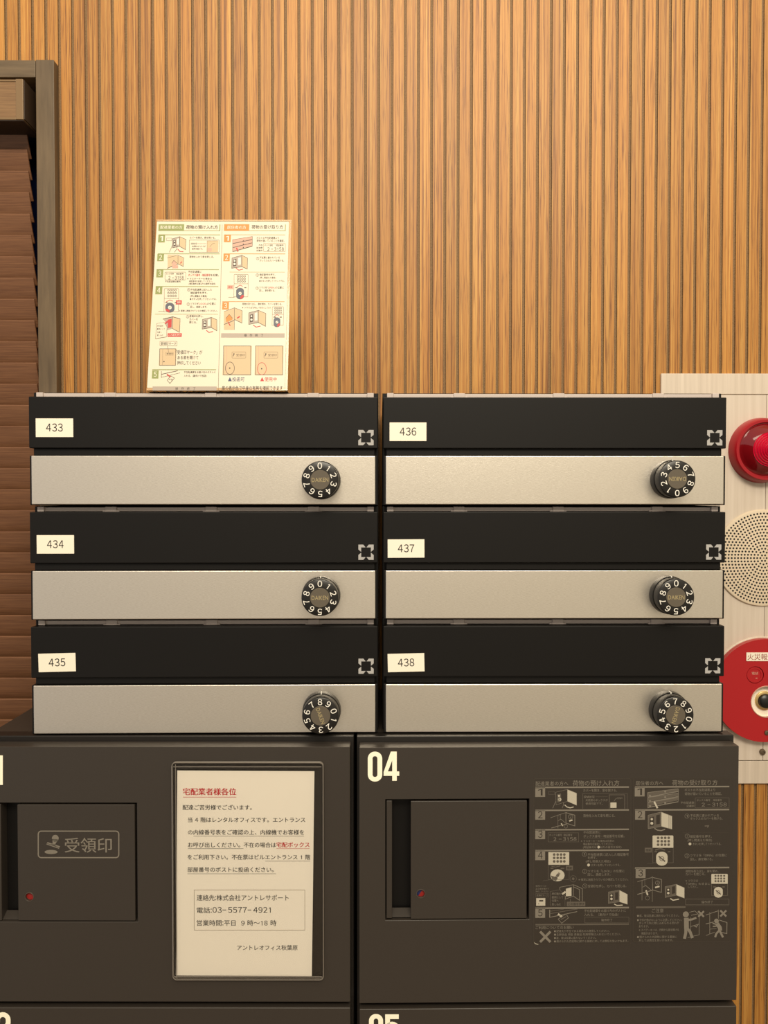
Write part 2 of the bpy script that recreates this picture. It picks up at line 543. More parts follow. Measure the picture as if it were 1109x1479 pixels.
def lens_red():
    m = mat('red_lens', srgb(116, 10, 18), 0.12)
    b = m.node_tree.nodes['Principled BSDF']
    b.inputs['Coat Weight'].default_value = 0.6
    b.inputs['Subsurface Weight'].default_value = 0.0
    return m
M_LENS = lens_red()
M_CORE = mat('red_prism', srgb(200, 22, 56), 0.12)

def perforated(s, hole):
    m = mat('perforated_steel', srgb(216, 200, 176), 0.5)
    t, ns, ln, b = nodes(m)
    tc = N(t, 'ShaderNodeTexCoord'); sp = N(t, 'ShaderNodeSeparateXYZ'); ln.new(tc.outputs['Object'], sp.inputs[0])
    def mm(op, a, c=None):
        n = N(t, 'ShaderNodeMath', operation=op)
        for i, q in enumerate((a, c)):
            if q is None: continue
            if isinstance(q, (int, float)): n.inputs[i].default_value = q
            else: ln.new(q, n.inputs[i])
        return n.outputs[0]
    X, Z = sp.outputs[0], sp.outputs[2]
    r = mm('SQRT', mm('ADD', mm('MULTIPLY', X, X), mm('MULTIPLY', Z, Z)))
    k = mm('ROUND', mm('DIVIDE', r, s))
    n6 = mm('MAXIMUM', mm('MULTIPLY', k, 6.0), 1.0)
    a = mm('MULTIPLY', mm('DIVIDE', mm('ARCTAN2', Z, X), 2*math.pi), n6)
    fa = mm('SUBTRACT', a, mm('ROUND', a))
    dx = mm('DIVIDE', mm('MULTIPLY', mm('MULTIPLY', fa, r), 2*math.pi), n6)
    dr = mm('SUBTRACT', r, mm('MULTIPLY', k, s))
    d = mm('SQRT', mm('ADD', mm('MULTIPLY', dx, dx), mm('MULTIPLY', dr, dr)))
    inside = mm('MULTIPLY', mm('LESS_THAN', d, hole), mm('LESS_THAN', k, 14.5))
    tr = N(t, 'ShaderNodeBsdfTransparent'); mx = N(t, 'ShaderNodeMixShader')
    out = ns['Material Output']
    ln.new(inside, mx.inputs[0]); ln.new(b.outputs[0], mx.inputs[1]); ln.new(tr.outputs[0], mx.inputs[2])
    ln.new(mx.outputs[0], out.inputs[0])
    return m
M_PERF = perforated(0.00415, 0.00125)

# ================================================================== SETTING
WALLY = 0.200
fx = WORLD.px(80, 300, WALLY)[0]            # right edge of the window surround
ftz = WORLD.px(40, 86, WALLY - 0.013)[1]    # its top
def slat_wall():
    mb = MB()
    def run(xa, xb, z0, z1):
        i = math.floor((xa - BX0)/PITCH_B) - 1
        pts = []
        while True:
            g0 = BX0 + i*PITCH_B
            if g0 > xb + PITCH_B: break
            pts += [(g0 - 0.0019, WALLY, 0), (g0 - 0.0016, WALLY + 0.0022, 1), (g0 + 0.0016, WALLY + 0.0022, 1), (g0 + 0.0019, WALLY, 0)]
            i += 1
        pts = [p for p in pts if xa <= p[0] <= xb]
        pts = [(xa, pts[0][1], 0)] + pts + [(xb, pts[-1][1], 0)]
        for a, b in zip(pts, pts[1:]):
            m = 1 if (a[1] > WALLY + 0.001 or b[1] > WALLY + 0.001) else 0
            mb.add([(a[0],a[1],z0),(b[0],b[1],z0),(b[0],b[1],z1),(a[0],a[1],z1)], [(0,1,2,3)], m)
        # back and ends of the panel
        mb.box(xa, xb, WALLY + 0.006, WALLY + 0.08, z0, z1, 0)
    run(fx - 0.02, 1.30, 0.0, 2.75)
    run(-1.30, fx - 0.02, ftz - 0.02, 2.75)
    run(-1.30, fx - 0.02, 0.0, 0.60)
    o = mb.build('wall_back', [M_WALL, M_GROOVE], smooth=0)
    tag(o, 'golden wood wall of narrow vertical slats with dark grooves', 'wall', kind='structure')
slat_wall()
mb = MB(); mb.box(-1.3, 1.3, -1.6, 0.3, -0.05, 0.0)
tag(mb.build('floor', M_FLOOR, smooth=0), 'floor under the lockers', 'floor', kind='structure')

# window with dark oak surround
w1 = empty('window_1', (fx - 0.5, WALLY, 0.62), label='window with dark brown wooden surround left of the mailboxes', cat='window', kind='structure')
def rel(o, base):
    return o
fl, fb = -0.8 - 0.0, 0.0
def W1(x, z): return x - (fx - 0.5), z - 0.62
inx = WORLD.px(53, 300, WALLY - 0.013)[0]
fxf = WORLD.px(79.6, 300, WALLY - 0.013)[0]
hz = WORLD.px(20, 111, WALLY - 0.013)[1]
seam = inx
mb = MB()
a, b = W1(inx, 0.62); c_, d_ = W1(fxf, ftz)
mb.box(a, c_, -0.013, 0.07, b, d_)
mb.build('side_jamb', M_FRAME, w1, bevel=0.001)
mb = MB()
a, b = W1(-1.2, hz); c_, d_ = W1(inx - 0.0006, ftz)
mb.box(a, c_, -0.012, 0.07, b, d_)
mb.build('head_jamb', M_FRAMEH, w1, bevel=0.001)
mb = MB()
a, b = W1(-1.2, 0.62); c_, d_ = W1(inx, hz)
mb.box(a, c_, 0.055, 0.062, b, d_)
mb.build('pane', M_NAVY, w1)

mb = MB()
a, b = W1(-1.2, 0.60); c_, d_ = W1(fxf, 0.62)
mb.box(a, c_, -0.02, 0.07, b - 0.0, d_ - 0.0005)
mb.build('sill', M_FRAMEH, w1, bevel=0.001)
# wooden venetian blind
vy0, vy1 = WALLY - 0.030, WALLY + 0.003
vx1 = WORLD.px(33.5, 140, vy0)[0]
vt = WORLD.px(20, 114, vy0)[1]; vb = WORLD.px(20, 171.5, vy0)[1]
bl = empty('window_blind', (-0.8, WALLY, vb), label='closed brown wooden venetian blind hanging in the dark window frame', cat='blind')
def B(x, z): return x + 0.8, z - vb
mb = MB()
a, b = B(-1.15, vb); c_, d_ = B(vx1 - 0.0092, vt)
mb.box(a, c_, vy0 + 0.0008 - WALLY, vy1 - WALLY, b + 0.0005, d_ - 0.003)
val = mb.build('valance', M_VAL, bl, bevel=0.0005)
mb = MB()
mb.box(c_, c_ + 0.0092, vy0 - WALLY - 0.0005, vy1 - WALLY + 0.014, b - 0.001, d_)
mb.build('end_cap', M_CAP, val, bevel=0.0006)
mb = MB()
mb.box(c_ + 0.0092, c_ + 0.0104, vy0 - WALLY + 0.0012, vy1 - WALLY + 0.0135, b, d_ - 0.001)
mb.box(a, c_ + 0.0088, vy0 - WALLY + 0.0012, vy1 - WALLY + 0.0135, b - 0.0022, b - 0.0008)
mb.build('valance_shade', M_VALSHADE, val)  # thin dark sheets added as shade on the valance's side and underside
mb = MB()
mb.box(a, c_, vy0 - WALLY, vy1 - WALLY, d_ - 0.003, d_ - 0.0006)
mb.box(a, c_, vy0 - WALLY, vy0 - WALLY + 0.004, b - 0.001, b + 0.002)
mb.build('valance_trim', M_CAP, val, bevel=0.0004)
SY = 0.012
st = WORLD.px(20, 187.7, WALLY + SY)[1]
sx = WORLD.px(41.5, 200, WALLY + SY)[0]
sp_ = 0.02765
rng = random.Random(4)
slat_me = None
for i in range(36):
    zt = st - i*sp_
    dx = min(i, 13)*0.00092 + rng.uniform(-0.0008, 0.0008)
    a, b = B(0, zt)
    mb = MB()
    L = a - 1.15; R = a + sx + dx
    h = 0.0345
    y0 = SY - 0.006; y1 = SY + 0.008; th = 0.0030
    # bowed slat section
    sec = []
    for k in range(5):
        f = k/4
        sec.append((y0 + (y1-y0)*f - 0.0012*math.sin(math.pi*f), b - h*f))
    vs = []
    for xx in (L, R):
        vs += [(xx, y, z) for y, z in sec] + [(xx, y + th, z + 0.0008) for y, z in sec]
    fs = []
    for k in range(4):
        fs.append((k, k+1, 10+k+1, 10+k)); fs.append((5+k+1, 5+k, 15+k, 15+k+1))
    fs += [(0, 10, 15, 5), (4, 9, 19, 14)]
    fs.append((0, 5, 6, 7, 8, 9, 4, 3, 2, 1)); fs.append((10, 11, 12, 13, 14, 19, 18, 17, 16, 15))
    mb.add(vs, fs)
    mb.build('slat', M_SLAT, bl, bevel=0.0009, seg=2, smooth=30)

# ================================================================== LOCKERS
LY = -0.0075     # front of the lockers' steel frame
DT = 0.018       # door thickness in front of it
def locker(name, label, xl_px, xr_px, rz, num_top, num_low, left):
    F0 = Frame((0, LY, 0), rz=0)
    xl = F0.px(xl_px, 1078, -DT)[0]; xr = F0.px(xr_px, 1078, -DT)[0]
    cx = (xl + xr)/2
    loc = Vector((cx, LY, 0))
    if left: loc.y += 0.001
    F = Frame(loc, rz=rz)
    R = empty(name, loc, (0, 0, rz), label, 'locker', 'parcel lockers under the mailboxes')
    hw = (xr - xl)/2
    top = 1.0
    mb = MB()
    mb.box(-hw - 0.003, hw + 0.003, 0.0, 0.016, 0.0, top)
    fr = mb.build('front_frame', M_LOCKD, R, bevel=0.0008)
    mb = MB()
    ins = 0.0115
    mb.box(-hw + (ins if left else -0.003), hw + (0.003 if left else -ins), 0.016, 0.195, 0.0, top - 0.0003)
    mb.build('body', M_LOCK, R, bevel=0.0006)
    z1 = F.px((max(0, xl_px) + xr_px)/2, 1078.6, -DT)[1]
    z0 = F.px((max(0, xl_px) + xr_px)/2, 1447.0, -DT)[1]
    z3 = F.px((max(0, xl_px) + xr_px)/2, 1455.5, -DT)[1]
    z2 = z3 - (z1 - z0)
    def px(u, v): return F.px(u, v, -DT)
    # opening for the keypad cover
    if left:
        ho = (-16, 1159.5, 198.4, 1331.5); cv = (25, 1162.2, 195.4, 1329.8); bar = (-14.5, 1.8); ind = (42.2, 1295.6)
    else:
        ho = (556.4, 1154.6, 763.6, 1328.0); cv = (593.5, 1157.4, 760.6, 1326.2); bar = (557.9, 566.2); ind = (607.7, 1291.0)
    a = px(ho[0], ho[1]); b = px(ho[2], ho[3])
    mb = MB()
    mb.framed(-hw, z0, hw, z1, min(a[0], b[0]), min(a[1], b[1]), max(a[0], b[0]), max(a[1], b[1]), -DT, -0.0005)
    door = mb.build('door', M_LOCK, R, bevel=0.0009, seg=3)
    # recess behind the opening
    mb = MB()
    x0, x1 = min(a[0], b[0]), max(a[0], b[0]); zz0, zz1 = min(a[1], b[1]), max(a[1], b[1])
    mb.box(x0, x1, -0.0030, -0.0006, zz0, zz1)
    p = px(bar[1], ho[1]); q = px(cv[0], ho[3])
    mb.build('recess_plate', M_BODY, door)  # black rather than charcoal, standing in for the shade inside the recess
    # slanted grip strip at the left of the opening
    p0 = px(bar[0], ho[1] + 2.5); p1 = px(bar[1], ho[3] - 0.5)
    mb = MB(); mb.box(p0[0], p1[0], -DT + 0.0012, -0.003, p1[1], p0[1])
    mb.build('grip_strip', M_LOCK, door, bevel=0.0007)
    p0 = px(bar[1], ho[3] - 8); p1 = px(cv[0], ho[3] - 1)
    mb = MB()
    mb.add([(p0[0], -0.006, p0[1]), (p1[0] + 0.001, -0.006, p0[1]), (p1[0] + 0.001, -DT + 0.003, p1[1]), (p0[0], -DT + 0.003, p1[1]),
            (p0[0], -0.003, p1[1]), (p1[0] + 0.001, -0.003, p1[1])], [(0, 3, 2, 1), (3, 4, 5, 2), (0, 4, 3), (1, 2, 5), (0, 1, 5, 4)])
    mb.build('recess_ledge', M_LOCK, door, smooth=0)
    # cover with its indicator hole
    c0 = px(cv[0], cv[1]); c1 = px(cv[2], cv[3]); ic = px(*ind)
    mb = MB()
    mb.holed(min(c0[0], c1[0]), min(c0[1], c1[1]), max(c0[0], c1[0]), max(c0[1], c1[1]), ic[0], ic[1], 0.0042, 0.0075, -DT + 0.0002, -0.0042)
    cover = mb.build('keypad_cover', M_LOCK, R, bevel=0.0006)
    mb = MB()
    rr = 0.0043
    if left:
        mb.lathe(ic[0], ic[1], [(0, -DT + 0.003), (rr, -DT + 0.003), (rr, -0.005)], 24, 0)
    else:
        mb.flat([[(ic[0] + rr*math.cos(math.radians(t)), ic[1] + rr*math.sin(math.radians(t))) for t in range(-125, 56, 12)]], -DT + 0.003, 0)
        mb.flat([[(ic[0] + rr*math.cos(math.radians(t)), ic[1] + rr*math.sin(math.radians(t))) for t in range(55, 236, 12)]], -DT + 0.003, 1)
    io = mb.build('indicator_flag', [M_REDW, M_BLUEW], cover)
    io['label'] = 'red status flag in a round hole' if left else 'half red and half blue status flag in a round hole'
    mb = MB()
    mb.tube([(ic[0] + 0.0044*math.cos(2*math.pi*i/28), -DT + 0.0002, ic[1] + 0.0044*math.sin(2*math.pi*i/28)) for i in range(28)], 0.0004, 6, closed=True)
    mb.build('hole_rim', M_STKD, cover)
    if left:
        A = Art(lambda u, v: F.px(u, v, -DT), y=-DT)
        A.view(0, 1140, 5.281)
        A.frame(292, 319, 906, 521, 9, M_STK, 1, 22)
        A.text('受領印', 494, 852, 426, 122, M_STK, bold=0.012, res=4)
        A.disc(422, 374, 26, M_STK, ry=27)
        A.poly([(398, 378), (446, 382), (420, 420), (428, 436), (388, 420), (402, 408)], M_STK, 1)
        A.poly([(363, 402), (458, 434), (450, 454), (353, 420)], M_STK, 1)
        A.line([(354, 411), (454, 446)], 4, M_STKD, 2)
        A.disc(390, 478, 50, M_STK, ry=16)
        k = A.build('receipt_stamp_mark', cover); k['label'] = 'grey stamp icon and lettering in a rounded box'
    # large cream numbers
    A = Art(lambda u, v: F.px(u, v, -DT), y=-DT - 0.0002)
    if left: numeral(A, '01', (-46, 1091, -24, 1133.5), (-20, 1091, 4.2, 1133.5))
    else: numeral(A, '04', (531.1, 1085.5, 551.9, 1128.7), (554.0, 1085.4, 576.5, 1127.6))
    A.build('door_number', door)['label'] = 'cream door number ' + num_top
    # lower door
    mb = MB()
    mb.box(-hw, hw, -DT, -0.0005, z2, z3)
    d2 = mb.build('door', M_LOCK, R, bevel=0.0009, seg=3)
    A = Art(lambda u, v: F.px(u, v, -DT), y=-DT - 0.0002)
    if left: numeral(A, '02', (-32, 1461.7, -10.5, 1504.5), (-7, 1461.7, 15.4, 1504.5))
    else: numeral(A, '05', (532.8, 1464.4, 553.2, 1507), (556.2, 1464.8, 576.3, 1507))
    A.build('door_number', d2)['label'] = 'cream door number ' + num_low
    return R, F, door, hw, z0, z1

def numeral(A, s, b0, b1):
    w = 6.9
    for ch, (u0, v0, u1, v1) in zip(s, (b0, b1)):
        W_, H = u1-u0, v1-v0
        if ch == '0':
            def st(a, b, c, d, r):
                o = []
                for cx, cy, t0 in ((c-r, b+r, -90), (c-r, d-r, 0), (a+r, d-r, 90), (a+r, b+r, 180)):
                    for i in range(9):
                        t = math.radians(t0 + 90*i/8); o.append((cx + r*math.cos(t), cy + r*math.sin(t)))
                return o
            A.poly(st(u0, v0, u1, v1, W_*0.48), M_CREAM, 0, [st(u0+w, v0+w*0.95, u1-w, v1-w*0.95, (W_-2*w)*0.48)])
        elif ch == '4':
            A.poly([(u0, v0+H*0.70), (u0+W_*0.46, v0), (u0+W_*0.84, v0), (u0+W_*0.84, v0+H*0.68), (u1, v0+H*0.68), (u1, v0+H*0.83),
                    (u0+W_*0.84, v0+H*0.83), (u0+W_*0.84, v1), (u0+W_*0.55, v1), (u0+W_*0.55, v0+H*0.83), (u0, v0+H*0.83)], M_CREAM, 0,
                   [[(u0+W_*0.27, v0+H*0.68), (u0+W_*0.55, v0+H*0.30), (u0+W_*0.55, v0+H*0.68)]])
        elif ch == '1':
            A.poly([(u1-7.5, v1), (u1-7.5, v0+9), (u1-14, v0+12), (u1-14, v0+5), (u1-5.5, v0), (u1, v0), (u1, v1)], M_CREAM, 0)
        elif ch == '5':
            h = w/2
            pts = [(u1-0.5, v0+h), (u0+h, v0+h), (u0+h, v0+H*0.46)]
            A.line(pts, w, M_CREAM, 0)
            cx, rx = (u0+u1)/2, W_/2-h
            arc = [(u0+h, v0+H*0.44)] + [(cx - rx*math.cos(t), v0+H*0.46 - rx*0.8*math.sin(t)) for t in [math.pi*i/8 for i in range(1, 9)]]
            arc += [(u1-h, v1-H*0.25)] + [(cx + rx*math.cos(t), v1-h-rx + rx*math.sin(t)) for t in [math.pi*i/8 for i in range(0, 9)]]
            A.line(arc, w, M_CREAM, 0)
        elif ch == '2':
            h = w/2; cx, rx = (u0+u1)/2, W_/2-h
            arc = [(u0+h, v0+H*0.34)] + [(cx - rx*math.cos(t), v0+h+rx - rx*math.sin(t)) for t in [math.pi*i/10 for i in range(0, 11)]]
            arc += [(u1-h, v0+H*0.36), (u1-h-2, v0+H*0.48), (u0+h+1, v1-H*0.24), (u0+h, v1-w)]
            A.line(arc, w, M_CREAM, 0)
            A.rect(u0, v1-w, u1, v1, M_CREAM, 0)

LK, FL, doorL, hwL, *_ = locker('parcel_locker', 'charcoal parcel locker with doors 01 and 02 and a receipt stamp cover', -53, 505.8, -0.006, '01', '02', True)
RK, FR, doorR, hwR, *_ = locker('parcel_locker', 'charcoal parcel locker with doors 04 and 05 and grey instruction stickers', 518.6, 1068.2, 0.008, '04', '05', False)

# -------- instruction stickers on door 04
def icon_box(A, fr, rt, cf, cr, ln, w, inner=None, l=1):
    A.poly(fr, cf, l); A.poly(rt, cr, l)
    A.line(fr, w, ln, l+2, True); A.line(rt, w, ln, l+2, True)
    if inner:
        (a, b, c, d) = fr
        def q(s, t):
            tx = a[0] + (b[0]-a[0])*s; ty = a[1] + (b[1]-a[1])*s
            bx = d[0] + (c[0]-d[0])*s; by = d[1] + (c[1]-d[1])*s
            return (tx + (bx-tx)*t, ty + (by-ty)*t)
        A.poly([q(.12,.2), q(.45,.2), q(.45,.85), q(.12,.85)], inner[0], l+1)
        A.poly([q(.62,.15), q(.9,.15), q(.9,.8), q(.62,.8)], inner[1], l+1)
        p = q(.28, .65); A.disc(p[0], p[1], abs(b[0]-a[0])*.11, inner[2], l+3)
        p = q(.28, .35); A.disc(p[0], p[1], abs(b[0]-a[0])*.09, inner[2], l+3)
def person_x(A, u, v, s, w, m):
    A.line([(u-s, v-s), (u+s, v+s)], w, m, 3); A.line([(u+s, v-s), (u-s, v+s)], w, m, 4)
def step(A, u, v, r, n, m, w=3):
    A.ring(u, v, r, w, m); A.text(n, u - r*0.3, u + r*0.3, v, r*1.5, m)

def sticker_a():
    P = lambda u, v: FR.px(u, v, -DT)
    mb = MB()
    a = P(765 + 40/7.393, 1115 + 68/7.393); b = P(765 + 1080/7.393, 1240 + 912/7.393)
    mb.prism([rrect(a[0], a[1], b[0], b[1], 0.0022)], -DT - 0.00012, -DT + 0.0002)
    st = mb.build('instruction_sticker', M_STKBASE, RK, smooth=0)
    st['label'] = 'grey printed sticker on how deliverers put a parcel in'
    A = Art(P, y=-DT - 0.00022); T = Art(P, y=-DT - 0.00022)
    k, K, M_, D = M_STK, M_STKB, M_STKM, M_STKD
    for a_ in (A, T): a_.view(765, 1115, 7.393)
    A.frame(42, 70, 1078, 70 + 1768, 2.5, D, 0, 18)
    T.text('配達業者の方へ', 62, 410, 122, 52, k); T.text('荷物の預け入れ方', 457, 955, 118, 66, k)
    for y in (162, 407, 614, 836, 924+526): A.rect(58, y-5, 1058, y+5, k)
    for n, y0, y1 in (('1',165,265),('2',408,508),('3',615,716),('4',838,940),('5',924+528,924+632)):
        A.rect(58, y0, 163, y1, k); T.text(n, 88, 136, (y0+y1)/2, 100, M_STKBASE, 3)
    # 1
    icon_box(A, [(275,215),(400,185),(400,312),(280,350)], [(400,185),(500,225),(500,355),(400,312)], M_STKBASE, K, k, 3, (M_, M_STKBASE, K))
    A.line([(278,310),(262,345),(245,385)], 4, k); A.line([(360,325),(358,355),(345,385)], 4, k)
    A.disc(318, 292, 18, K, 4); A.line([(372,350),(395,372),(430,382),(468,372)], 9, K)
    A.frame(200, 208, 262, 238, 3, M_)
    T.text('カバーを開き、扉を開ける。', 570, 930, 195, 34, k)
    A.line([(565,392),(565,228),(1040,228),(1040,392)], 4, M_)
    T.text('収納状況', 578, 690, 265, 30, k); A.line([(700,263),(830,263)], 3, M_)
    T.text('未使用のボックスが', 595, 832, 300, 28, k); T.text('使用可能です。', 595, 775, 336, 28, k)
    A.line([(848,392),(848,243),(1012,243),(1012,392)], 7, M_); A.rect(860, 325, 925, 382, K)
    A.line([(898,312),(920,282),(938,275)], 3, k); T.text('受領印', 935, 988, 278, 20, k)
    # 2
    A.line([(220,488),(385,432)], 4, k); A.line([(300,455),(300,602)], 3, k); A.line([(325,448),(325,505)], 3, k)
    A.line([(385,432),(480,460),(480,575),(385,545)], 6, k, closed=True); A.line([(230,597),(400,550)], 6, k)
    A.line([(300,520),(332,502),(380,545)], 4, k); A.ring(435,478,24,4,k); T.text('2', 425, 445, 478, 34, k)
    A.line([(420,522),(455,512)], 14, K); A.line([(335,548),(352,575)], 12, K); A.ring(385,580,18,3,k)
    T.text('荷物を入れて扉を閉じる。', 570, 910, 465, 34, k)
    # 3
    A.frame(195, 648, 520, 745, 4, M_); T.text('ボックス番号', 207, 342, 672, 25, k); T.text('暗証番号', 362, 452, 672, 25, k)
    T.text('2 −3158', 252, 498, 714, 50, k)
    T.text('不在配達票に', 572, 755, 643, 32, k); T.text('ボックス番号・暗証番号を記載。', 572, 1010, 684, 32, k)
    A.line([(572,707),(905,707)], 3, M_); T.text('※マスターキーの場合は任意の', 545, 900, 735, 25, M_STK)
    T.text('暗証番号を設定してください。', 570, 890, 768, 27, k); T.text('(暗証番号は　 以外の番号を設定)', 567, 978, 801, 27, k); A.disc(735, 801, 14, K)
    # 4
    step(T, 582, 877, 23, '1', k); T.text('不在配達票に記入した暗証番号', 618, 1055, 880, 34, k); T.text('を押す。', 618, 715, 915, 32, k)
    for a_ in (A, T): a_.view(765, 1240, 7.393)
    T.text('(押し間違えた場合)', 597, 860, 28, 30, k); A.disc(627, 68, 15, K); T.text('ボタンを押してリセットする。', 655, 965, 68, 30, k)
    step(T, 585, 135, 23, '2', k); T.text('ツマミを「LOCK」の位置に', 618, 1010, 133, 32, k); T.text('回し、施錠します。', 618, 860, 168, 32, k)
    T.text('※確実に施錠されているか確認してください。', 520, 1048, 222, 29, k)
    A.poly([(198,-69),(420,-69),(420,66),(198,66)], K); 
    for x in (260,297,333,368):
        for y in (-44,-8,29): A.disc(x, y, 14, M_, 2)
    A.line([(196,66),(196,222),(420,222),(420,66)], 4, M_); A.line([(230,82),(275,90),(325,78)], 8, M_)
    A.rect(220,98,252,110,M_); A.rect(330,98,368,110,M_)
    A.disc(295,178,76,K,1,64); A.line([(275,205),(318,152)], 26, k, 2); A.disc(298,178,16,M_,3); A.poly([(222,178),(240,222),(280,238),(300,205)], M_, 2)
    A.rect(385,75,460,125,M_); T.text('施錠', 395, 450, 100, 30, M_STKBASE, 3)
    A.line([(140,236),(215,226)], 3, M_); A.ring(463,215,34,4,M_); A.disc(463,215,14,M_)
    T.text('受領印マークが', 62, 176, 292, 20, k); T.text('ある扉を開けて', 62, 206, 322, 20, k); T.text('押印してください', 62, 200, 350, 20, k)
    A.frame(64, 372, 200, 410, 3, M_); T.text('受領印マーク', 72, 190, 391, 22, k)
    A.rect(68, 422, 165, 503, K); A.rect(100, 442, 143, 457, M_STKBASE, 2); A.disc(95, 482, 5, M_, 2)
    A.line([(375,508),(375,400),(320,332),(218,350),(218,508)], 4, M_)
    for s, y in (('押印面を',375),('裏側にして',412),('位置へ',448),('差し込む',487)): T.text(s, 235, 235 + 24*len(s), y, 29, k)
    A.line([(320,305),(465,278),(465,400),(380,432),(380,400)], 5, k); A.line([(320,305),(320,330)], 5, k)
    A.line([(465,278),(560,320),(560,455)], 6, k); A.line([(465,300),(530,330),(530,445),(465,400)], 6, k)
    A.poly([(385,322),(445,305),(445,398),(385,402)], K); A.line([(345,380),(382,352)], 20, K)
    A.line([(432,430),(432,462)], 3, k); A.rect(395,460,592,508,M_); T.text('この面を押す', 408, 582, 484, 30, M_STKBASE, 3)
    step(T, 587, 292, 23, '3', k); T.text('受領印を押し、カバーを閉じる。', 620, 1030, 292, 34, k)
    icon_box(A, [(838,355),(955,335),(955,460),(838,478)], [(955,335),(1042,380),(1042,488),(955,460)], M_, K, k, 3, (M_STKBASE, M_STKBASE, K))
    A.line([(900,484),(930,500),(990,496)], 10, K)
    # 5
    A.line([(212,545),(212,630)], 9, k); A.line([(212,588),(515,535)], 8, M_); A.line([(215,562),(360,540)], 6, M_); A.line([(215,626),(505,565)], 7, k)
    A.line([(302,645),(388,590),(412,632),(340,690)], 5, k, closed=True); A.line([(330,650),(388,618)], 10, M_); A.line([(300,592),(345,620)], 22, K)
    T.text('不在配達票をお届け先のポストに', 580, 1025, 555, 32, k); T.text('入れる。（裏向けで投函）', 580, 945, 597, 32, k)
    A.frame(587, 625, 1057, 685, 4, M_); A.line([(595,692),(1060,692)], 3, D); T.text('操作終了', 762, 880, 655, 32, k)
    A.rect(60, 698, 1058, 706, M_)
    T.text('ご利用についてのお願い', 62, 468, 735, 38, k)
    A.line([(110,778),(220,890)], 26, k); A.line([(220,778),(110,890)], 26, k, 2)
    for s, x, y in (('●配達先が不在である場合のみ使用してください。',850,772),('●生鮮食品 現金 貴重品 危険物等は入れないでください。',970,808),
                    ('●扉、錠は乱暴に扱わないでください。',705,845),('●預けられた内容物に関する事故に対しては責任を負いかねます。',1050,880)):
        T.text(s, 258, x, y, 29, k)
    A.poly([(44,888),(60,905),(96,914),(80,918),(55,910)], K, 1)
    A.build('printed_drawings', st); T.build('printed_text', st)
sticker_a()

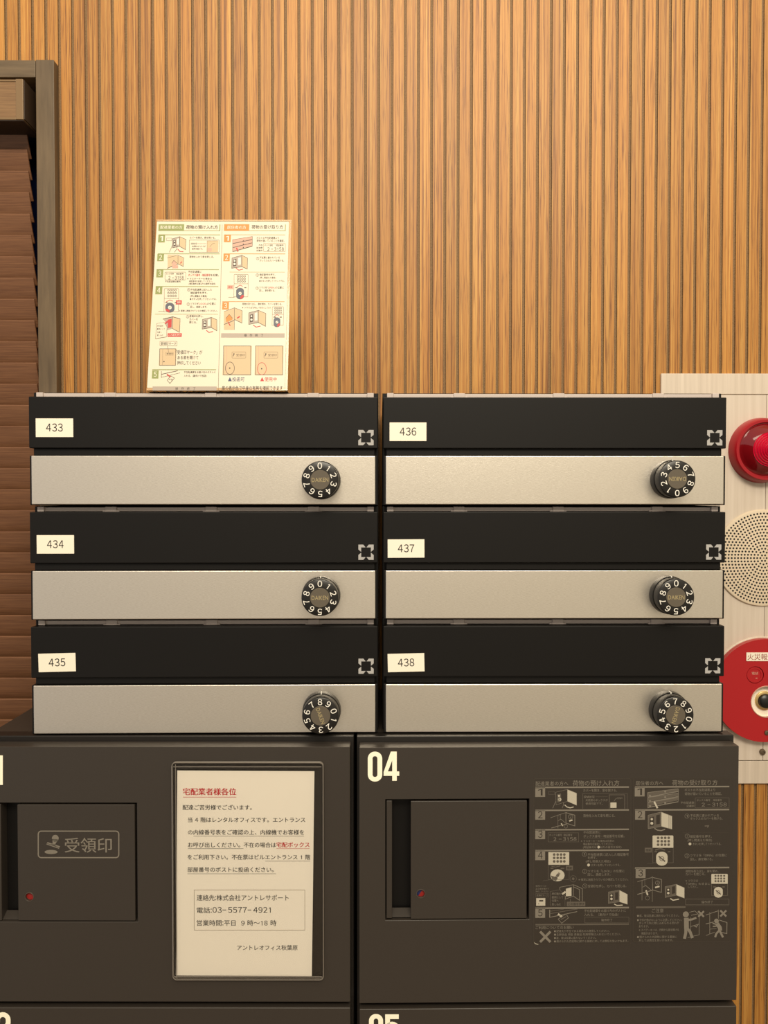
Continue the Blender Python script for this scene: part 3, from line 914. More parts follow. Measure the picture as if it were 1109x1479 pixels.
def sticker_b():
    P = lambda u, v: FR.px(u, v, -DT)
    mb = MB()
    a = P(910 + 28/7.393, 1115 + 62/7.393); b = P(910 + 1078/7.393, 1240 + 885/7.393)
    mb.prism([rrect(a[0], a[1], b[0], b[1], 0.0022)], -DT - 0.00012, -DT + 0.0002)
    st = mb.build('instruction_sticker', M_STKBASE, RK, smooth=0)
    st['label'] = 'grey printed sticker on how residents take a parcel out'
    A = Art(P, y=-DT - 0.00022); T = Art(P, y=-DT - 0.00022)
    k, K, M_, D = M_STK, M_STKB, M_STKM, M_STKD
    for a_ in (A, T): a_.view(910, 1115, 7.393)
    A.frame(30, 64, 1076, 924+883, 2.5, D, 0, 18)
    T.text('居住者の方へ', 57, 352, 118, 50, k); T.text('荷物の受け取り方', 447, 930, 113, 64, k)
    for y in (157, 403, 924+98): A.rect(50, y-5, 1057, y+5, k)
    for n, x, y0, y1 in (('1',48,160,260),('2',52,405,508),('3',58,924+103,924+207)):
        A.rect(x, y0, x+105, y1, k); A.text(n, x+29, x+77, (y0+y1)/2, 100, M_STKBASE, 3)
    for y in (0, 55, 110):
        A.poly([(185,218+y*0.98),(512,176+y*0.85),(512,208+y*0.85),(185,262+y*0.98)], M_, 0)
        A.line([(185,218+y*0.98),(512,178+y*0.85)], 5, k); A.line([(190,268+y),(512,206+y)], 9, k, 2)
        A.disc(210, 252+y, 11, k, 3); A.disc(372, 208+y*1.1, 11, k, 3)
    A.line([(186,215),(188,385)], 6, k); A.line([(514,180),(514,312)], 4, k); A.line([(255,315),(290,385)], 18, K, 4)
    T.text('ポストの不在配達票より', 580, 905, 190, 33, k); T.text('荷物が届いていることを確認。', 580, 975, 231, 33, k)
    T.text('不在配達票', 537, 682, 327, 28, k); T.text('記載例', 600, 682, 362, 28, k)
    A.frame(694, 275, 1055, 382, 4, M_); T.text('ボックス番号', 708, 852, 300, 25, k); T.text('暗証番号', 886, 976, 299, 25, k); T.text('2 −3158', 762, 1028, 346, 52, k)
    icon_box(A, [(190,460),(330,425),(330,580),(190,605)], [(330,425),(445,470),(445,610),(330,580)], M_, K, k, 4, (M_STKBASE, M_STKBASE, K))
    A.line([(412,460),(412,600)], 4, k, 4); A.line([(428,470),(428,604)], 4, k, 4)
    A.line([(258,600),(290,620),(330,625),(372,610)], 11, k)
    step(T, 605, 470, 23, '1', k); T.text('不在票に書かれている', 640, 945, 463, 31, k); T.text('ボックスのカバーを開ける。', 640, 985, 495, 31, k)
    A.poly([(792,570),(842,566),(838,582),(822,598),(820,580),(795,582)], M_, 1)
    def keypad(u0, v0, u1, v1, xs, ys, r, vb, d):
        A.poly([(u0+6,v0),(u1-6,v0),(u1,v0+6),(u1,v1),(u0,v1),(u0,v0+6)], K)
        for x in xs:
            for y in ys: A.disc(x, y, r, M_, 2)
        A.line([(u0+2,v1),(u0+2,vb),(u1-2,vb),(u1-2,v1)], 5, M_)
        A.stad(*d, K, 2); cx, cy = (d[0]+d[2])/2, (d[1]+d[3])/2; w = (d[2]-d[0])
        A.line([(cx-w*.28, cy-w*.22),(cx+w*.28, cy+w*.24)], w*.12, M_, 3); A.ring(cx, cy, w*.18, w*.05, M_, 4)
        A.rect(u0+20, d[1]-6, u0+48, d[1]+6, M_, 1); A.rect(u1-60, d[1]-6, u1-32, d[1]+6, M_, 1)
    keypad(238, 677, 460, 808, (297,336,373,410), (702,738,775), 14, 968, (276,850,398,999))
    A.line([(265,832),(320,815),(370,832)], 14, M_)
    A.rect(155,808,230,858,M_); T.text('施錠', 165, 220, 833, 30, M_STKBASE, 3); A.line([(180,975),(245,975)], 3, M_)
    step(T, 608, 684, 23, '2', k); T.text('暗証番号を押す。', 640, 868, 687, 33, k); A.line([(560,645),(1050,645)], 2, D)
    T.text('(押し間違えた場合)', 610, 872, 727, 30, k); A.disc(637, 767, 15, K); T.text('ボタンを押してリセットする。', 665, 970, 767, 30, k)
    step(T, 605, 893, 23, '3', k); T.text('ツマミを「OPEN」の位置に', 640, 1030, 888, 32, k); T.text('回し、扉を開ける。', 640, 880, 929, 32, k)
    for a_ in (A, T): a_.view(910, 1240, 7.393)
    A.line([(75,247),(235,200)], 5, k); A.line([(125,225),(125,445)], 4, k); A.line([(155,216),(155,290)], 3, k); A.line([(235,185),(235,462)], 4, k)
    A.line([(235,200),(332,222),(332,360),(238,335)], 6, k, closed=True); A.line([(75,382),(238,336)], 8, k)
    A.line([(130,305),(165,287),(218,332)], 5, k); A.line([(168,338),(186,390)], 16, K); A.ring(183,420,22,3,k)
    A.ring(290,258,22,4,k); T.text('2', 281, 299, 258, 32, k); A.line([(265,308),(312,296)], 16, K)
    icon_box(A, [(372,298),(490,272),(490,390),(372,415)], [(490,272),(578,310),(578,422),(490,390)], M_, K, k, 3, (M_STKBASE, M_STKBASE, K))
    A.line([(428,425),(455,444),(520,432)], 11, K)
    T.build('upper_text', st); T = Art(P, y=-DT - 0.00022); T.view(910, 1240, 7.393)
    T.text('荷物を取り出し、扉を閉め、', 590, 942, 134, 31, k); T.text('カバーを閉じる。', 590, 800, 165, 31, k)
    T.text('※ツマミは', 590, 722, 235, 30, k); T.text('「OPEN」のままに', 600, 852, 268, 30, k); T.text('しておく。', 617, 722, 300, 30, k)
    keypad(865, 163, 1040, 268, (910,940,970,1002), (183,212,240), 11, 393, (893,302,987,416))
    A.frame(590, 431, 1053, 492, 5, M_); A.line([(590,502),(1053,502)], 6, D); T.text('操作終了', 760, 882, 463, 32, k)
    A.rect(62, 511, 590, 526, M_)
    T.build('lower_text', st); T = Art(P, y=-DT - 0.00022); T.view(910, 1240, 7.393)
    T.text('ご注意', 230, 355, 555, 44, k)
    for s, x0, x1, y in (('●扉、錠は乱暴に扱わないでください。',72,520,608),('●子供が遊ばないように注意してください。',72,552,654),('ボックス内に閉じ込められる恐れが',92,520,687),
                         ('あります。',92,197,722),('※スペアーキーは、内側から扉を開ける',92,518,760),('機能があります。',118,297,797),
                         ('●預けられた内容物に関する事故に',72,497,835),('対しては責任を負いかねます。',92,457,870)):
        T.text(s, x0, x1, y, 30, k)
    A.disc(593,595,32,k); A.line([(598,632),(600,745)], 50, k); A.line([(605,655),(660,648),(705,630)], 22, k, 2)
    A.line([(592,740),(592,790),(578,855)], 32, k, 2); A.line([(606,740),(640,785),(662,848)], 30, k, 3)
    A.line([(630,572),(690,558),(735,602),(735,812),(612,842)], 5, k); A.line([(640,726),(735,698)], 6, k); A.line([(645,625),(645,770)], 4, k)
    A.line([(650,605),(720,590)], 6, k); A.line([(680,715),(705,730),(720,705)], 8, k)
    person_x(A, 755, 590, 30, 20, k); person_x(A, 992, 584, 32, 20, k)
    A.disc(920,665,25,k); A.line([(925,692),(955,735),(960,770)], 42, k, 2); A.line([(945,770),(918,800),(905,838)], 22, k, 3); A.line([(955,770),(975,812),(990,840)], 22, k, 2)
    A.line([(932,705),(878,690)], 13, k); A.line([(935,718),(880,724)], 13, k)
    A.line([(805,602),(940,556)], 6, k); A.line([(848,572),(848,808)], 5, k); A.line([(940,545),(940,640)], 5, k)
    A.line([(948,655),(1032,682),(1030,800),(975,788)], 7, k); A.line([(805,697),(890,676)], 7, k); A.line([(808,820),(900,785)], 5, k); A.line([(850,752),(920,748)], 4, k)
    A.build('printed_drawings', st); T.build('caution_text', st)
sticker_b()

# ================================================================== MAILBOXES
HB = 0.120
rzL, rzR = 0.012, 0.0
FWL, FWR = 0.3620, 0.3595
xL = -0.0027 - FWL/2; xR = 0.0032 + FWR/2
def emblem(mb, x, z, y, s):
    t = s*4/22; a = s*7/22; b = s*10.4/22
    P = [(0, 0), (a, 0), (b, t), (t, t), (t, b), (0, a)]
    for fxx in (0, 1):
        for fz in (0, 1):
            pts = [(x + (s - p if fxx else p), z - (s - q if fz else q)) for p, q in P]
            if fxx != fz: pts.reverse()
            mb.flat([pts], y)

protos = {}
def mailbox(num, col, row, card, knob, ang, where):
    left = col == 0
    fw = FWL if left else FWR
    loc = Vector((xL if left else xR, -fw/2*math.sin(rzL) if left else 0.0, 1.0 + (2 - row)*HB))
    rz = rzL if left else rzR
    F = Frame(loc, rz=rz)
    R = empty('mailbox', loc, (0, 0, rz), 'black mailbox with brushed steel front and number card %s, %s' % (num, where), 'mailbox', 'mailboxes in two stacks of three')
    h = fw/2
    key = col
    if key not in protos:
        parts = []
        mb = MB(); mb.box(-h - 0.0009, h + 0.0009, 0.0145, 0.193, 0.0004, HB - 0.0004)
        parts.append(mb.build('body', M_BODY, None, bevel=0.0006))
        mb = MB(); mb.box(-h, h, 0.0, 0.0125, 0.0603, 0.1137)
        mb.box(-h + 0.003, h - 0.003, 0.004, 0.0125, 0.0525, 0.0603)
        parts.append(mb.build('flap', M_BLACK, None, bevel=0.0009, seg=3))
        mb = MB(); mb.box(-h + 0.0003, h - 0.0003, 0.0008, 0.0125, 0.0010, 0.0525)
        parts.append(mb.build('door', M_BLACK, None, bevel=0.0006))
        mb = MB(); mb.box(-h + 0.0024, h - 0.0024, -0.0006, 0.0012, 0.0016, 0.0524)
        parts.append(mb.build('steel_plate', M_STEEL, None, bevel=0.0009, seg=3))
        # pale plastic slot liner with clips, above the flap
        mb = MB()
        mb.box(-h + 0.008, h - 0.008, 0.0115, 0.0147, 0.1142, 0.1186)
        for xx in (-h + 0.0805, -h + 0.186, h - 0.068, ):
            mb.box(xx - 0.006, xx + 0.006, 0.0100, 0.0148, 0.1138, 0.1192)
            mb.box(xx - 0.009, xx + 0.009, 0.0105, 0.0147, 0.1138, 0.1155)
        for sg in (-1, 1):
            mb.box(sg*(h - 0.0075) - 0.0035, sg*(h - 0.0075) + 0.0035, 0.0090, 0.0148, 0.1140, 0.1192)
        parts.append(mb.build('slot_liner', M_LINER, None, bevel=0.0005))
        mb = MB(); emblem(mb, h - 0.0042 - 0.0160, 0.0795, -0.00015, 0.0160)
        parts.append(mb.build('emblem', M_EMB, None, smooth=0))
        for p in parts: p.parent = R
        protos[key] = parts
    else:
        for p in protos[key]:
            c = p.copy(); C.objects.link(c); c.parent = R
    # number card
    u0, v0, u1, v1, tilt = card
    c = F.px((u0+u1)/2, (v0+v1)/2, -0.0003)
    w, hh = 0.0385, 0.0192
    cd_ = MB(); cd_.prism([rect(-w/2, -hh/2, w/2, hh/2)], -0.0006, 0.0)
    co = cd_.build('number_card', M_CARD, R, smooth=0)
    co.location = (c[0], 0.0, c[1]); co.rotation_euler = (0, -tilt, 0)
    co['label'] = 'cream card reading ' + num
    A = Art(lambda u, v: (u, v), y=-0.00066)
    vs, fs = glyphs(num, 0.004, 6)
    xs = [p[0] for p in vs]; lo, hi = min(xs), max(xs); k = 0.0172/(hi-lo)
    A.mb.add([((p[0]-(lo+hi)/2)*k, -0.00075, (p[1]-0.345)*0.0108) for p in vs], fs, A.mi(M_INK))
    A.build('printed_number', co)
    # combination dial
    kx, kz = F.px(knob[0], knob[1], -0.0225)
    if 'knob' not in protos:
        mb = MB(); mb.lathe(0, 0, [(0, -0.0095), (0.0194, -0.0095), (0.0198, -0.0086), (0.0202, 0.0)], 72)
        kb = mb.build('dial_base', M_KNOB)
        mb = MB(); mb.box(-0.0005, 0.0005, -0.0098, -0.0035, 0.0180, 0.0204)
        km = mb.build('index_mark', M_WHITE, smooth=0)
        mb = MB(); mb.lathe(0, 0, [(0, -0.0222), (0.0103, -0.0222), (0.0104, -0.0225), (0.0180, -0.0225), (0.0186, -0.0221), (0.0189, -0.0212), (0.0189, -0.0095)], 72)
        kd = mb.build('dial_knob', M_KNOB)
        mb = MB(); mb.lathe(0, 0, [(0, -0.0228), (0.0098, -0.0228), (0.0101, -0.0225), (0.0101, -0.0215)], 56)
        kc = mb.build('dial_cap', M_KGREY)
        mb = MB()
        for i in range(10):
            th = -2*math.pi*i/10
            vs, fs = glyphs(str(i), 0.006, 5)
            xs = [p[0] for p in vs]; cx = (min(xs)+max(xs))/2; s = 0.0082
            ca, sa = math.cos(th), math.sin(th); P = []
            for p in vs:
                x, z = (p[0]-cx)*s, (p[1]-0.345)*s + 0.01415
                P.append((x*ca - z*sa, -0.02258, x*sa + z*ca))
            mb.add(P, fs)
        kn = mb.build('dial_numbers', M_WHITE, smooth=0)
        mb = MB()
        vs, fs = glyphs('DAIKEN', 0.004, 4); xs = [p[0] for p in vs]; lo, hi = min(xs), max(xs); s = 0.0168/(hi-lo)
        mb.add([((p[0]-(lo+hi)/2)*s, -0.02288, (p[1]-0.345)*0.0061) for p in vs], fs)
        kt = mb.build('cap_lettering', M_GOLD, smooth=0)
        protos['knob'] = [kb, km, kd, kc, kn, kt]; ks = protos['knob']
    else:
        ks = []
        for p in protos['knob']:
            c = p.copy(); C.objects.link(c); ks.append(c)
    kb, km, kd, kc, kn, kt = ks
    kb.parent = R; kb.location = (kx, 0, kz)
    km.parent = kb
    kd.parent = R; kd.location = (kx, 0, kz); kd.rotation_euler = (0, math.radians(ang), 0)
    for p in (kc, kn, kt): p.parent = kd
    return R
mailbox('433', 0, 0, (51.9, 604.6, 105.6, 631.0, 0.0), (462.2, 693.0), -1, 'top of the left stack')
mailbox('434', 0, 1, (53.6, 773.0, 106.6, 799.5, 0.0), (461.9, 863.4), 0, 'middle of the left stack')
mailbox('435', 0, 2, (56.0, 943.6, 109.0, 970.2, 0.022), (462.8, 1034.0), 70, 'bottom of the left stack')
mailbox('436', 1, 0, (563.0, 610.3, 615.3, 636.8, 0.0), (978.1, 691.8), 180, 'top of the right stack')
mailbox('437', 1, 1, (560.7, 779.2, 612.0, 805.2, 0.005), (976.4, 862.7), 0, 'middle of the right stack')
mailbox('438', 1, 2, (560.4, 943.8, 612.3, 970.3, 0.022), (975.6, 1033.1), 106, 'bottom of the right stack')

# ================================================================== NOTICE IN CLEAR CASE ON DOOR 01
def notice():
    P = lambda u, v, y=-DT - 0.0030: FL.px(u, v, y)
    c0 = P(247.5, 1101, -DT - 0.004); c1 = P(467.5, 1416, -DT - 0.004)
    cx = (c0[0]+c1[0])/2; zb = min(c0[1], c1[1])
    tilt = 0.010
    base = FL.M @ Vector((cx, -DT, zb))
    K = empty('document_case', base, (0, 0, -0.006), 'clear plastic case holding the paper notice on locker door 01', 'document case')
    w = abs(c1[0]-c0[0]); h = abs(c0[1]-c1[1])
    def loop(e, r=0.004): return rrect(-w/2+e, e, w/2-e, h-e, r)
    mb = MB(); mb.prism([loop(0.0006)], -0.0042, -0.0038)
    mb.build('front_sheet', M_SLEEVE, K, smooth=0)
    mb = MB(); mb.prism([loop(0.0006)], -0.0010, -0.0006)
    mb.build('back_sheet', M_SLEEVE, K, smooth=0)
    def sheared(l): return l
    mb = MB()
    mb.tube([(x, -0.0038, z) for x, z in loop(0.0004)], 0.00055, 8, closed=True)
    mb.tube([(x, -0.0012, z) for x, z in loop(0.0004)], 0.00050, 8, closed=True)
    mb.tube([(-w/2 + 0.002, -0.0043, h - 0.0046), (w/2 - 0.002, -0.0043, h - 0.0046)], 0.0004, 6)
    mb.tube([(-w/2 + 0.002, -0.0043, 0.0038), (w/2 - 0.002, -0.0043, 0.0038)], 0.0004, 6)
    mb.tube([(-w/2 + 0.0042, -0.0043, 0.002), (-w/2 + 0.0042, -0.0043, h - 0.002)], 0.0004, 6)
    mb.build('rim', M_RIM, K)
    # paper
    yp = -DT - 0.0022
    q = [FL.px(u, v, yp) for u, v in ((256, 1113), (454, 1114), (450.3, 1410), (254, 1409))]
    bx = (q[2][0]+q[3][0])/2; bz = (q[2][1]+q[3][1])/2
    O = FL.M @ Vector((bx, yp, bz))
    Np = empty('paper_notice', O, (0, 0, -0.006), 'white paper notice with red heading inside the clear case', 'notice')
    mb = MB(); mb.prism([[(a-bx, b-bz) for a, b in (q[3], q[2], q[1], q[0])]], 0.0, 0.0004)
    mb.build('sheet', M_PAPER, Np, smooth=0)
    def P2(u, v):
        a = FL.px(u, v, yp); return a[0]-bx, a[1]-bz
    A = Art(P2, y=-0.0001)
    A.view(240, 1090, 4.822)
    def ul(x0, x1, y, m=M_INK, w=2.2): A.line([(x0, y), (x1, y)], w, m, 1)
    A.text('宅配業者様各位', 117, 487, 257, 53, M_RED, bold=0.03, res=4); ul(117, 487, 295, M_RED, 3)
    A.text('配達ご苦労様でございます。', 115, 596, 367, 38, M_INK, bold=0.014, res=3)
    A.text('当 4 階はレンタルオフィスです。エントランス', 152, 968, 453, 38, M_INK, bold=0.014, res=3)
    A.text('の内線番号表をご確認の上、内線機でお客様を', 152, 960, 540, 38, M_INK, bold=0.014, res=3); ul(190, 960, 567)
    A.text('お呼び出しください。', 152, 515, 628, 38, M_INK, bold=0.014, res=3); ul(152, 537, 654)
    A.text('不在の場合は', 540, 764, 628, 38, M_INK, bold=0.014, res=3)
    A.text('宅配ボックス', 768, 998, 627, 39, M_RED, bold=0.025, res=3); ul(768, 998, 654, M_RED)
    A.text('をご利用下さい。不在票はビルエントランス 1 階', 150, 1003, 713, 38, M_INK, bold=0.014, res=3); ul(690, 1003, 741)
    A.text('部屋番号のポストに投函ください。', 149, 748, 800, 38, M_INK, bold=0.014, res=3); ul(148, 765, 829)
    A.view(240, 1260, 4.621)
    A.frame(187, 117, 925, 385, 2.2, M_SLINE)
    A.text('連絡先:株式会社アントレサポート', 204, 817, 169, 42, M_INK, bold=0.006, res=3)
    A.text('電話:', 204, 304, 252, 42, M_INK, bold=0.006, res=3); A.text('03−5577−4921', 310, 697, 251, 50, M_INK, bold=0.006, res=3, cz=0.345)
    A.text('営業時間:平日  9 時～18 時', 204, 735, 337, 42, M_INK, bold=0.006, res=3)
    A.text('アントレオフィス秋葉原', 474, 877, 502, 37, M_INK, bold=0.006, res=3)
    A.build('printed_text', Np)
notice()

# ================================================================== INSTRUCTION SHEET IN ACRYLIC STAND ON TOP
def top_sheet():
    ZT = 1.0 + 3*HB
    LEAN = math.radians(12.0)
    F0 = Frame((0, 0.006, ZT + 0.0012), rx=-LEAN)
    bl_ = F0.px(211.5, 569.5, -0.0008); br_ = F0.px(416, 570, -0.0008); tl_ = F0.px(226, 316.5, -0.0008); tr_ = F0.px(420, 318, -0.0008)
    x0 = (bl_[0]+tl_[0])/2; x1 = (br_[0]+tr_[0])/2; ht = (tl_[1]+tr_[1])/2
    cx = (x0+x1)/2; w = x1-x0
    H = empty('sign_stand', (cx, 0.006, ZT + 0.0012), (-LEAN, 0, 0), 'clear acrylic tilted sign stand on top of the left mailboxes', 'sign stand')
    mb = MB(); mb.box(-w/2, w/2, 0.0, 0.002, 0.0, ht)
    mb.build('panel', M_CLEAR, H, bevel=0.0003)
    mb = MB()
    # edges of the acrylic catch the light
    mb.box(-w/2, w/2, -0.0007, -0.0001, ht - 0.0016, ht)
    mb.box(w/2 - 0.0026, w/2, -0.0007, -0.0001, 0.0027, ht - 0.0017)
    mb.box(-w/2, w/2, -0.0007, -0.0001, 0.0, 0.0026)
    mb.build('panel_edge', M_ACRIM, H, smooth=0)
    ca, sa = math.cos(LEAN), math.sin(LEAN)
    mb = MB()
    def wl(y, z): return (y*ca - z*sa, y*sa + z*ca)
    mb2 = []
    for xx in (-w/2, w/2):
        for (y, z) in ((0.003, -0.0008), (0.065, -0.0008), (0.065, 0.0010), (0.003, 0.0010)):
            yy, zz = wl(y, z); mb2.append((xx, yy, zz))
    mb.add(mb2, [(0,1,2,3),(7,6,5,4),(0,4,5,1),(1,5,6,2),(2,6,7,3),(3,7,4,0)])
    mb.build('foot', M_CLEAR, H, smooth=0)
    Fs = Frame((cx, 0.006, ZT + 0.0012), rx=-LEAN)
    ys = -0.0008
    Sh = empty('instruction_sheet', Fs.M @ Vector((0, ys, 0.0012)), (-LEAN, 0, 0), 'cream printed instruction sheet with small drawings leaning in the stand on the mailboxes', 'sheet')
    def P(u, v):
        a = Fs.px(u, v, ys); return a[0], a[1] - 0.0012
    mb = MB(); mb.prism([rrect(-w/2 + 0.0004, 0.0016, w/2 - 0.0028, ht - 0.0034, 0.0008)], 0.0, 0.0004)
    mb.build('paper', M_SHEET, Sh, smooth=0)
    A = Art(P, y=-0.00012); T = Art(P, y=-0.00012)
    for a_ in (A, T): a_.view(200, 300, 4.621)
    k, ln = M_SINK, M_SLINE
    A.rect(135, 110, 303, 155, M_SGREEN); T.text('配達業者の方', 146, 292, 131, 25, M_SWHITE, bold=0.01); T.text('荷物の預け入れ方', 318, 530, 130, 29, k, bold=0.012)
    A.rect(303, 151, 545, 155, M_SGREEN); A.rect(541, 112, 545, 155, M_SGREEN)
    A.rect(572, 110, 738, 155, M_SORANGE); T.text('居住者の方', 592, 718, 131, 25, M_SWHITE, bold=0.01); T.text('荷物の受け取り方', 755, 965, 129, 29, k, bold=0.006)
    A.rect(738, 151, 982, 155, M_SGREEN); A.rect(978, 112, 982, 155, M_SGREEN)
    A.line([(559, 112), (532, 1230)], 2.2, ln)
    for y, x0_, x1_, th in ((181,135,545,2.5),(308,130,541,2.5),(413,122,537,2.5),(526,115,533,2.5),(711,110,530,1.6),(1081,92,518,2.8)): A.rect(x0_, y-th, x1_, y+th, M_SGREEN)
    for y, x0_, x1_, th in ((181,572,980,1.8),(308,568,980,2.5),(430,608,978,1.2),(627,560,975,2)): A.rect(x0_, y-th, x1_, y+th, M_SORANGE)
    for n, a_, b_, c_, d_, m in (('1',133,181,175,232,M_SGREEN),('2',127,308,168,357,M_SGREEN),('3',121,413,163,465,M_SGREEN),('4',115,527,157,578,M_SGREEN),('5',92,1086,132,1140,M_SGREEN),
                             ('1',572,181,615,230,M_SORANGE),('2',568,310,608,357,M_SORANGE),('3',560,630,602,680,M_SORANGE)):
        A.rect(a_, b_, c_, d_, m); cxm = (a_+c_)/2; T.text(n, cxm-9.5, cxm+9.5, (b_+d_)/2, 46, M_SWHITE, 3, bold=0.01)
    inn = (M_SDK, M_SWHITE, M_SWHITE)
    # left 1
    icon_box(A, [(226,208),(275,194),(275,258),(228,268)], [(275,194),(317,212),(313,280),(275,258)], M_SGREY, M_STAN, M_SDK, 2.4, inn)
    A.line([(230,240),(222,262),(206,298)], 2, k, 4); A.line([(258,245),(256,275),(240,298)], 2, k, 4); A.line([(262,276),(276,292),(300,294)], 5, M_SRED)
    A.frame(187, 203, 222, 220, 1.5, ln)
    T.text('カバーを開き、扉を開ける。', 342, 513, 200, 16, k)
    A.frame(340, 216, 538, 298, 2, ln); A.rect(458, 222, 530, 298, M_STAN); A.line([(458,298),(458,222),(530,222)], 2, ln); A.rect(462, 268, 488, 292, M_SPINK, 1); A.line([(475,262),(495,240),(510,238)], 2, ln)
    T.text('収納状況', 350, 390, 240, 13, k); A.line([(392,240),(452,240)], 1.5, ln); T.text('未使用のボックスが', 357, 448, 258, 13, k); T.text('使用可能です。', 357, 430, 275, 13, k)
    # left 2
    A.poly([(195,315),(265,318),(262,375),(195,402)], M_STAN); A.line([(192,335),(262,318)], 2, k); A.line([(192,405),(264,374)], 4, M_SDK)
    A.poly([(264,318),(302,334),(299,392),(264,376)], M_STAN, 1); A.line([(264,318),(302,334),(299,392),(264,376)], 2, k, 2, True)
    A.poly([(222,372),(236,352),(254,368),(254,385),(226,392)], M_SPINK, 2); A.line([(222,372),(236,352),(256,370)], 2.4, M_SDK, 3); A.line([(280,372),(290,360)], 6, M_SRED, 3); A.rect(226, 384, 264, 404, M_SPINK, 1)
    T.text('荷物を入れて扉を閉じる。', 340, 503, 328, 16, k)
    # left 3
    A.frame(177, 430, 315, 482, 2, ln, r=5); T.text('ボックス番号', 184, 236, 441, 13, k); T.text('暗証番号', 252, 300, 441, 13, k); T.text('2 −3158', 200, 303, 467, 30, k)
    T.text('不在配達票記載例', 177, 280, 493, 13, k)
    T.text('不在配達票に', 332, 420, 428, 17, k); T.text('ボックス番号・暗証番号', 332, 478, 450, 18, M_SRED, bold=0.008); T.text('を記載。', 480, 536, 450, 17, k)
    T.text('※マスターキーの場合は', 325, 490, 474, 13, k); T.text('暗証番号を設定してください。', 338, 495, 491, 13, k); T.text('(暗証番号は●以外の番号を設定)', 335, 515, 508, 13, k)
    # keypads
    def pad(u0, v0, u1, v1, xs, ys, r, vb, d, red, dcol):
        A.frame(u0, v0, u1, v1, 2, ln, r=5)
        for x in xs:
            for y in ys: A.ring(x, y, r, 2.4, k, 1, n=12)
        A.line([(u0, v1), (u0-2, vb), (u1-2, vb), (u1, v1)], 2, ln)
        A.stad(*d, dcol, 2); cx_, cy_ = (d[0]+d[2])/2, (d[1]+d[3])/2; w_ = d[2]-d[0]; hh_ = d[3]-d[1]
        sgn = 1 if red > 0 else -1
        A.poly([(cx_+sgn*w_*.5, cy_+hh_*.12), (cx_+sgn*w_*.42, cy_+hh_*.32), (cx_+sgn*w_*.1, cy_+hh_*.5), (cx_-sgn*w_*.02, cy_+hh_*.34), (cx_+sgn*w_*.2, cy_+hh_*.15)], M_SRED, 3)
        A.disc(cx_, cy_, w_*.2, M_SWHITE, 4); A.line([(cx_-w_*.1, cy_+w_*.1), (cx_+w_*.1, cy_-w_*.1)], 3, M_SDK, 5)
        A.line([(cx_-w_*.4, d[1]-6), (cx_, d[1]-18), (cx_+w_*.35, d[1]-10)], 3.5, M_SRED, 2)
        A.rect(u0+8, d[1]-4, u0+22, d[1]+1, M_SDK, 2); A.rect(u1-26, d[1]-4, u1-12, d[1]+1, M_SDK, 2)
    pad(172, 540, 268, 606, (200,216,232,248), (551,570,589), 5.5, 694, (179,634,240,700), -1, M_SSLATE)
    A.rect(250, 618, 288, 646, M_SRED); T.text('施錠', 257, 282, 632, 15, M_SWHITE); A.line([(132,692),(170,692)], 2, ln)
    step(T, 335, 548, 9, '1', k, 1.8); T.text('不在配達票に記入した', 348, 490, 547, 16, k); T.text('暗証番号を押す。', 347, 460, 568, 16, k)
    T.text('(押し間違えた場合)', 345, 457, 590, 15, k, bold=0.01); T.text('●ボタンを押してリセットする。', 343, 520, 610, 15, k)
    step(T, 332, 644, 9, '2', k, 1.8); T.text('ツマミを', 347, 398, 641, 16, k); T.text('「LOCK」', 398, 456, 641, 16, M_SRED); T.text('の位置に', 458, 518, 641, 16, k); T.text('回し、施錠します。', 345, 458, 662, 16, k)
    T.text('※確実に施錠されているか確認してください。', 270, 527, 688, 14, k)
    # left: stamping
    A.poly([(165,742),(228,728),(226,806),(185,820),(185,770)], M_SGREY); A.line([(163,744),(228,728),(278,742)], 4, M_SDK, 3)
    A.poly([(228,728),(278,742),(274,832),(226,806)], M_STAN, 1); A.line([(228,728),(278,742),(274,832),(226,806)], 2.4, k, 2, True)
    A.poly([(196,748),(222,742),(220,798),(196,804)], M_SRED, 2); A.line([(176,776),(196,758)], 11, M_SRED, 3)
    A.poly([(122,774),(172,766),(190,795),(188,862),(114,874)], M_SHEET, 4); A.line([(122,774),(172,766),(190,795),(188,862),(114,874)], 2, ln, 5, True)
    for s, y in (('押印面を',790),('裏側にして',810),('位置へ',832),('差し込む',852)): T.text(s, 124, 124 + 10.5*len(s), y, 12, k, 6)
    A.rect(195, 838, 288, 862, M_SRED); T.text('この面を押す', 201, 283, 850, 14, M_SWHITE, 3)
    step(T, 328, 728, 9, '3', k, 1.8); T.text('受領印を押し、', 340, 432, 724, 16, k, bold=0.008); T.text('カバーを', 340, 396, 745, 16, k, bold=0.008); T.text('閉じる。', 340, 390, 765, 16, k, bold=0.008)
    icon_box(A, [(427,746),(486,732),(486,800),(425,810)], [(486,732),(523,748),(523,821),(486,800)], M_SGREY, M_STAN, M_SDK, 2.6, inn)
    A.line([(453,818),(470,833),(498,826)], 5, M_SRED)
    A.frame(143, 892, 257, 922, 1.8, ln, r=3); T.text('受領印マーク', 149, 251, 907, 20, k)
    A.rect(142, 942, 249, 1052, M_STAN); A.line([(142,942),(249,942),(247,1052),(140,1052)], 3, M_SDK, 2, True); A.line([(162,946),(160,1050)], 1.5, ln); A.line([(192,922),(198,945),(202,968)], 2, ln, 3)
    A.frame(180, 965, 232, 985, 1.2, ln); T.text('受領印', 188, 230, 975, 12, k); A.disc(170, 1027, 4.5, k)
    T.text('「受領印マーク」が', 250, 426, 965, 29, k); T.text('ある扉を開けて', 260, 400, 1000, 28, k); T.text('押印してください', 258, 415, 1036, 28, k)
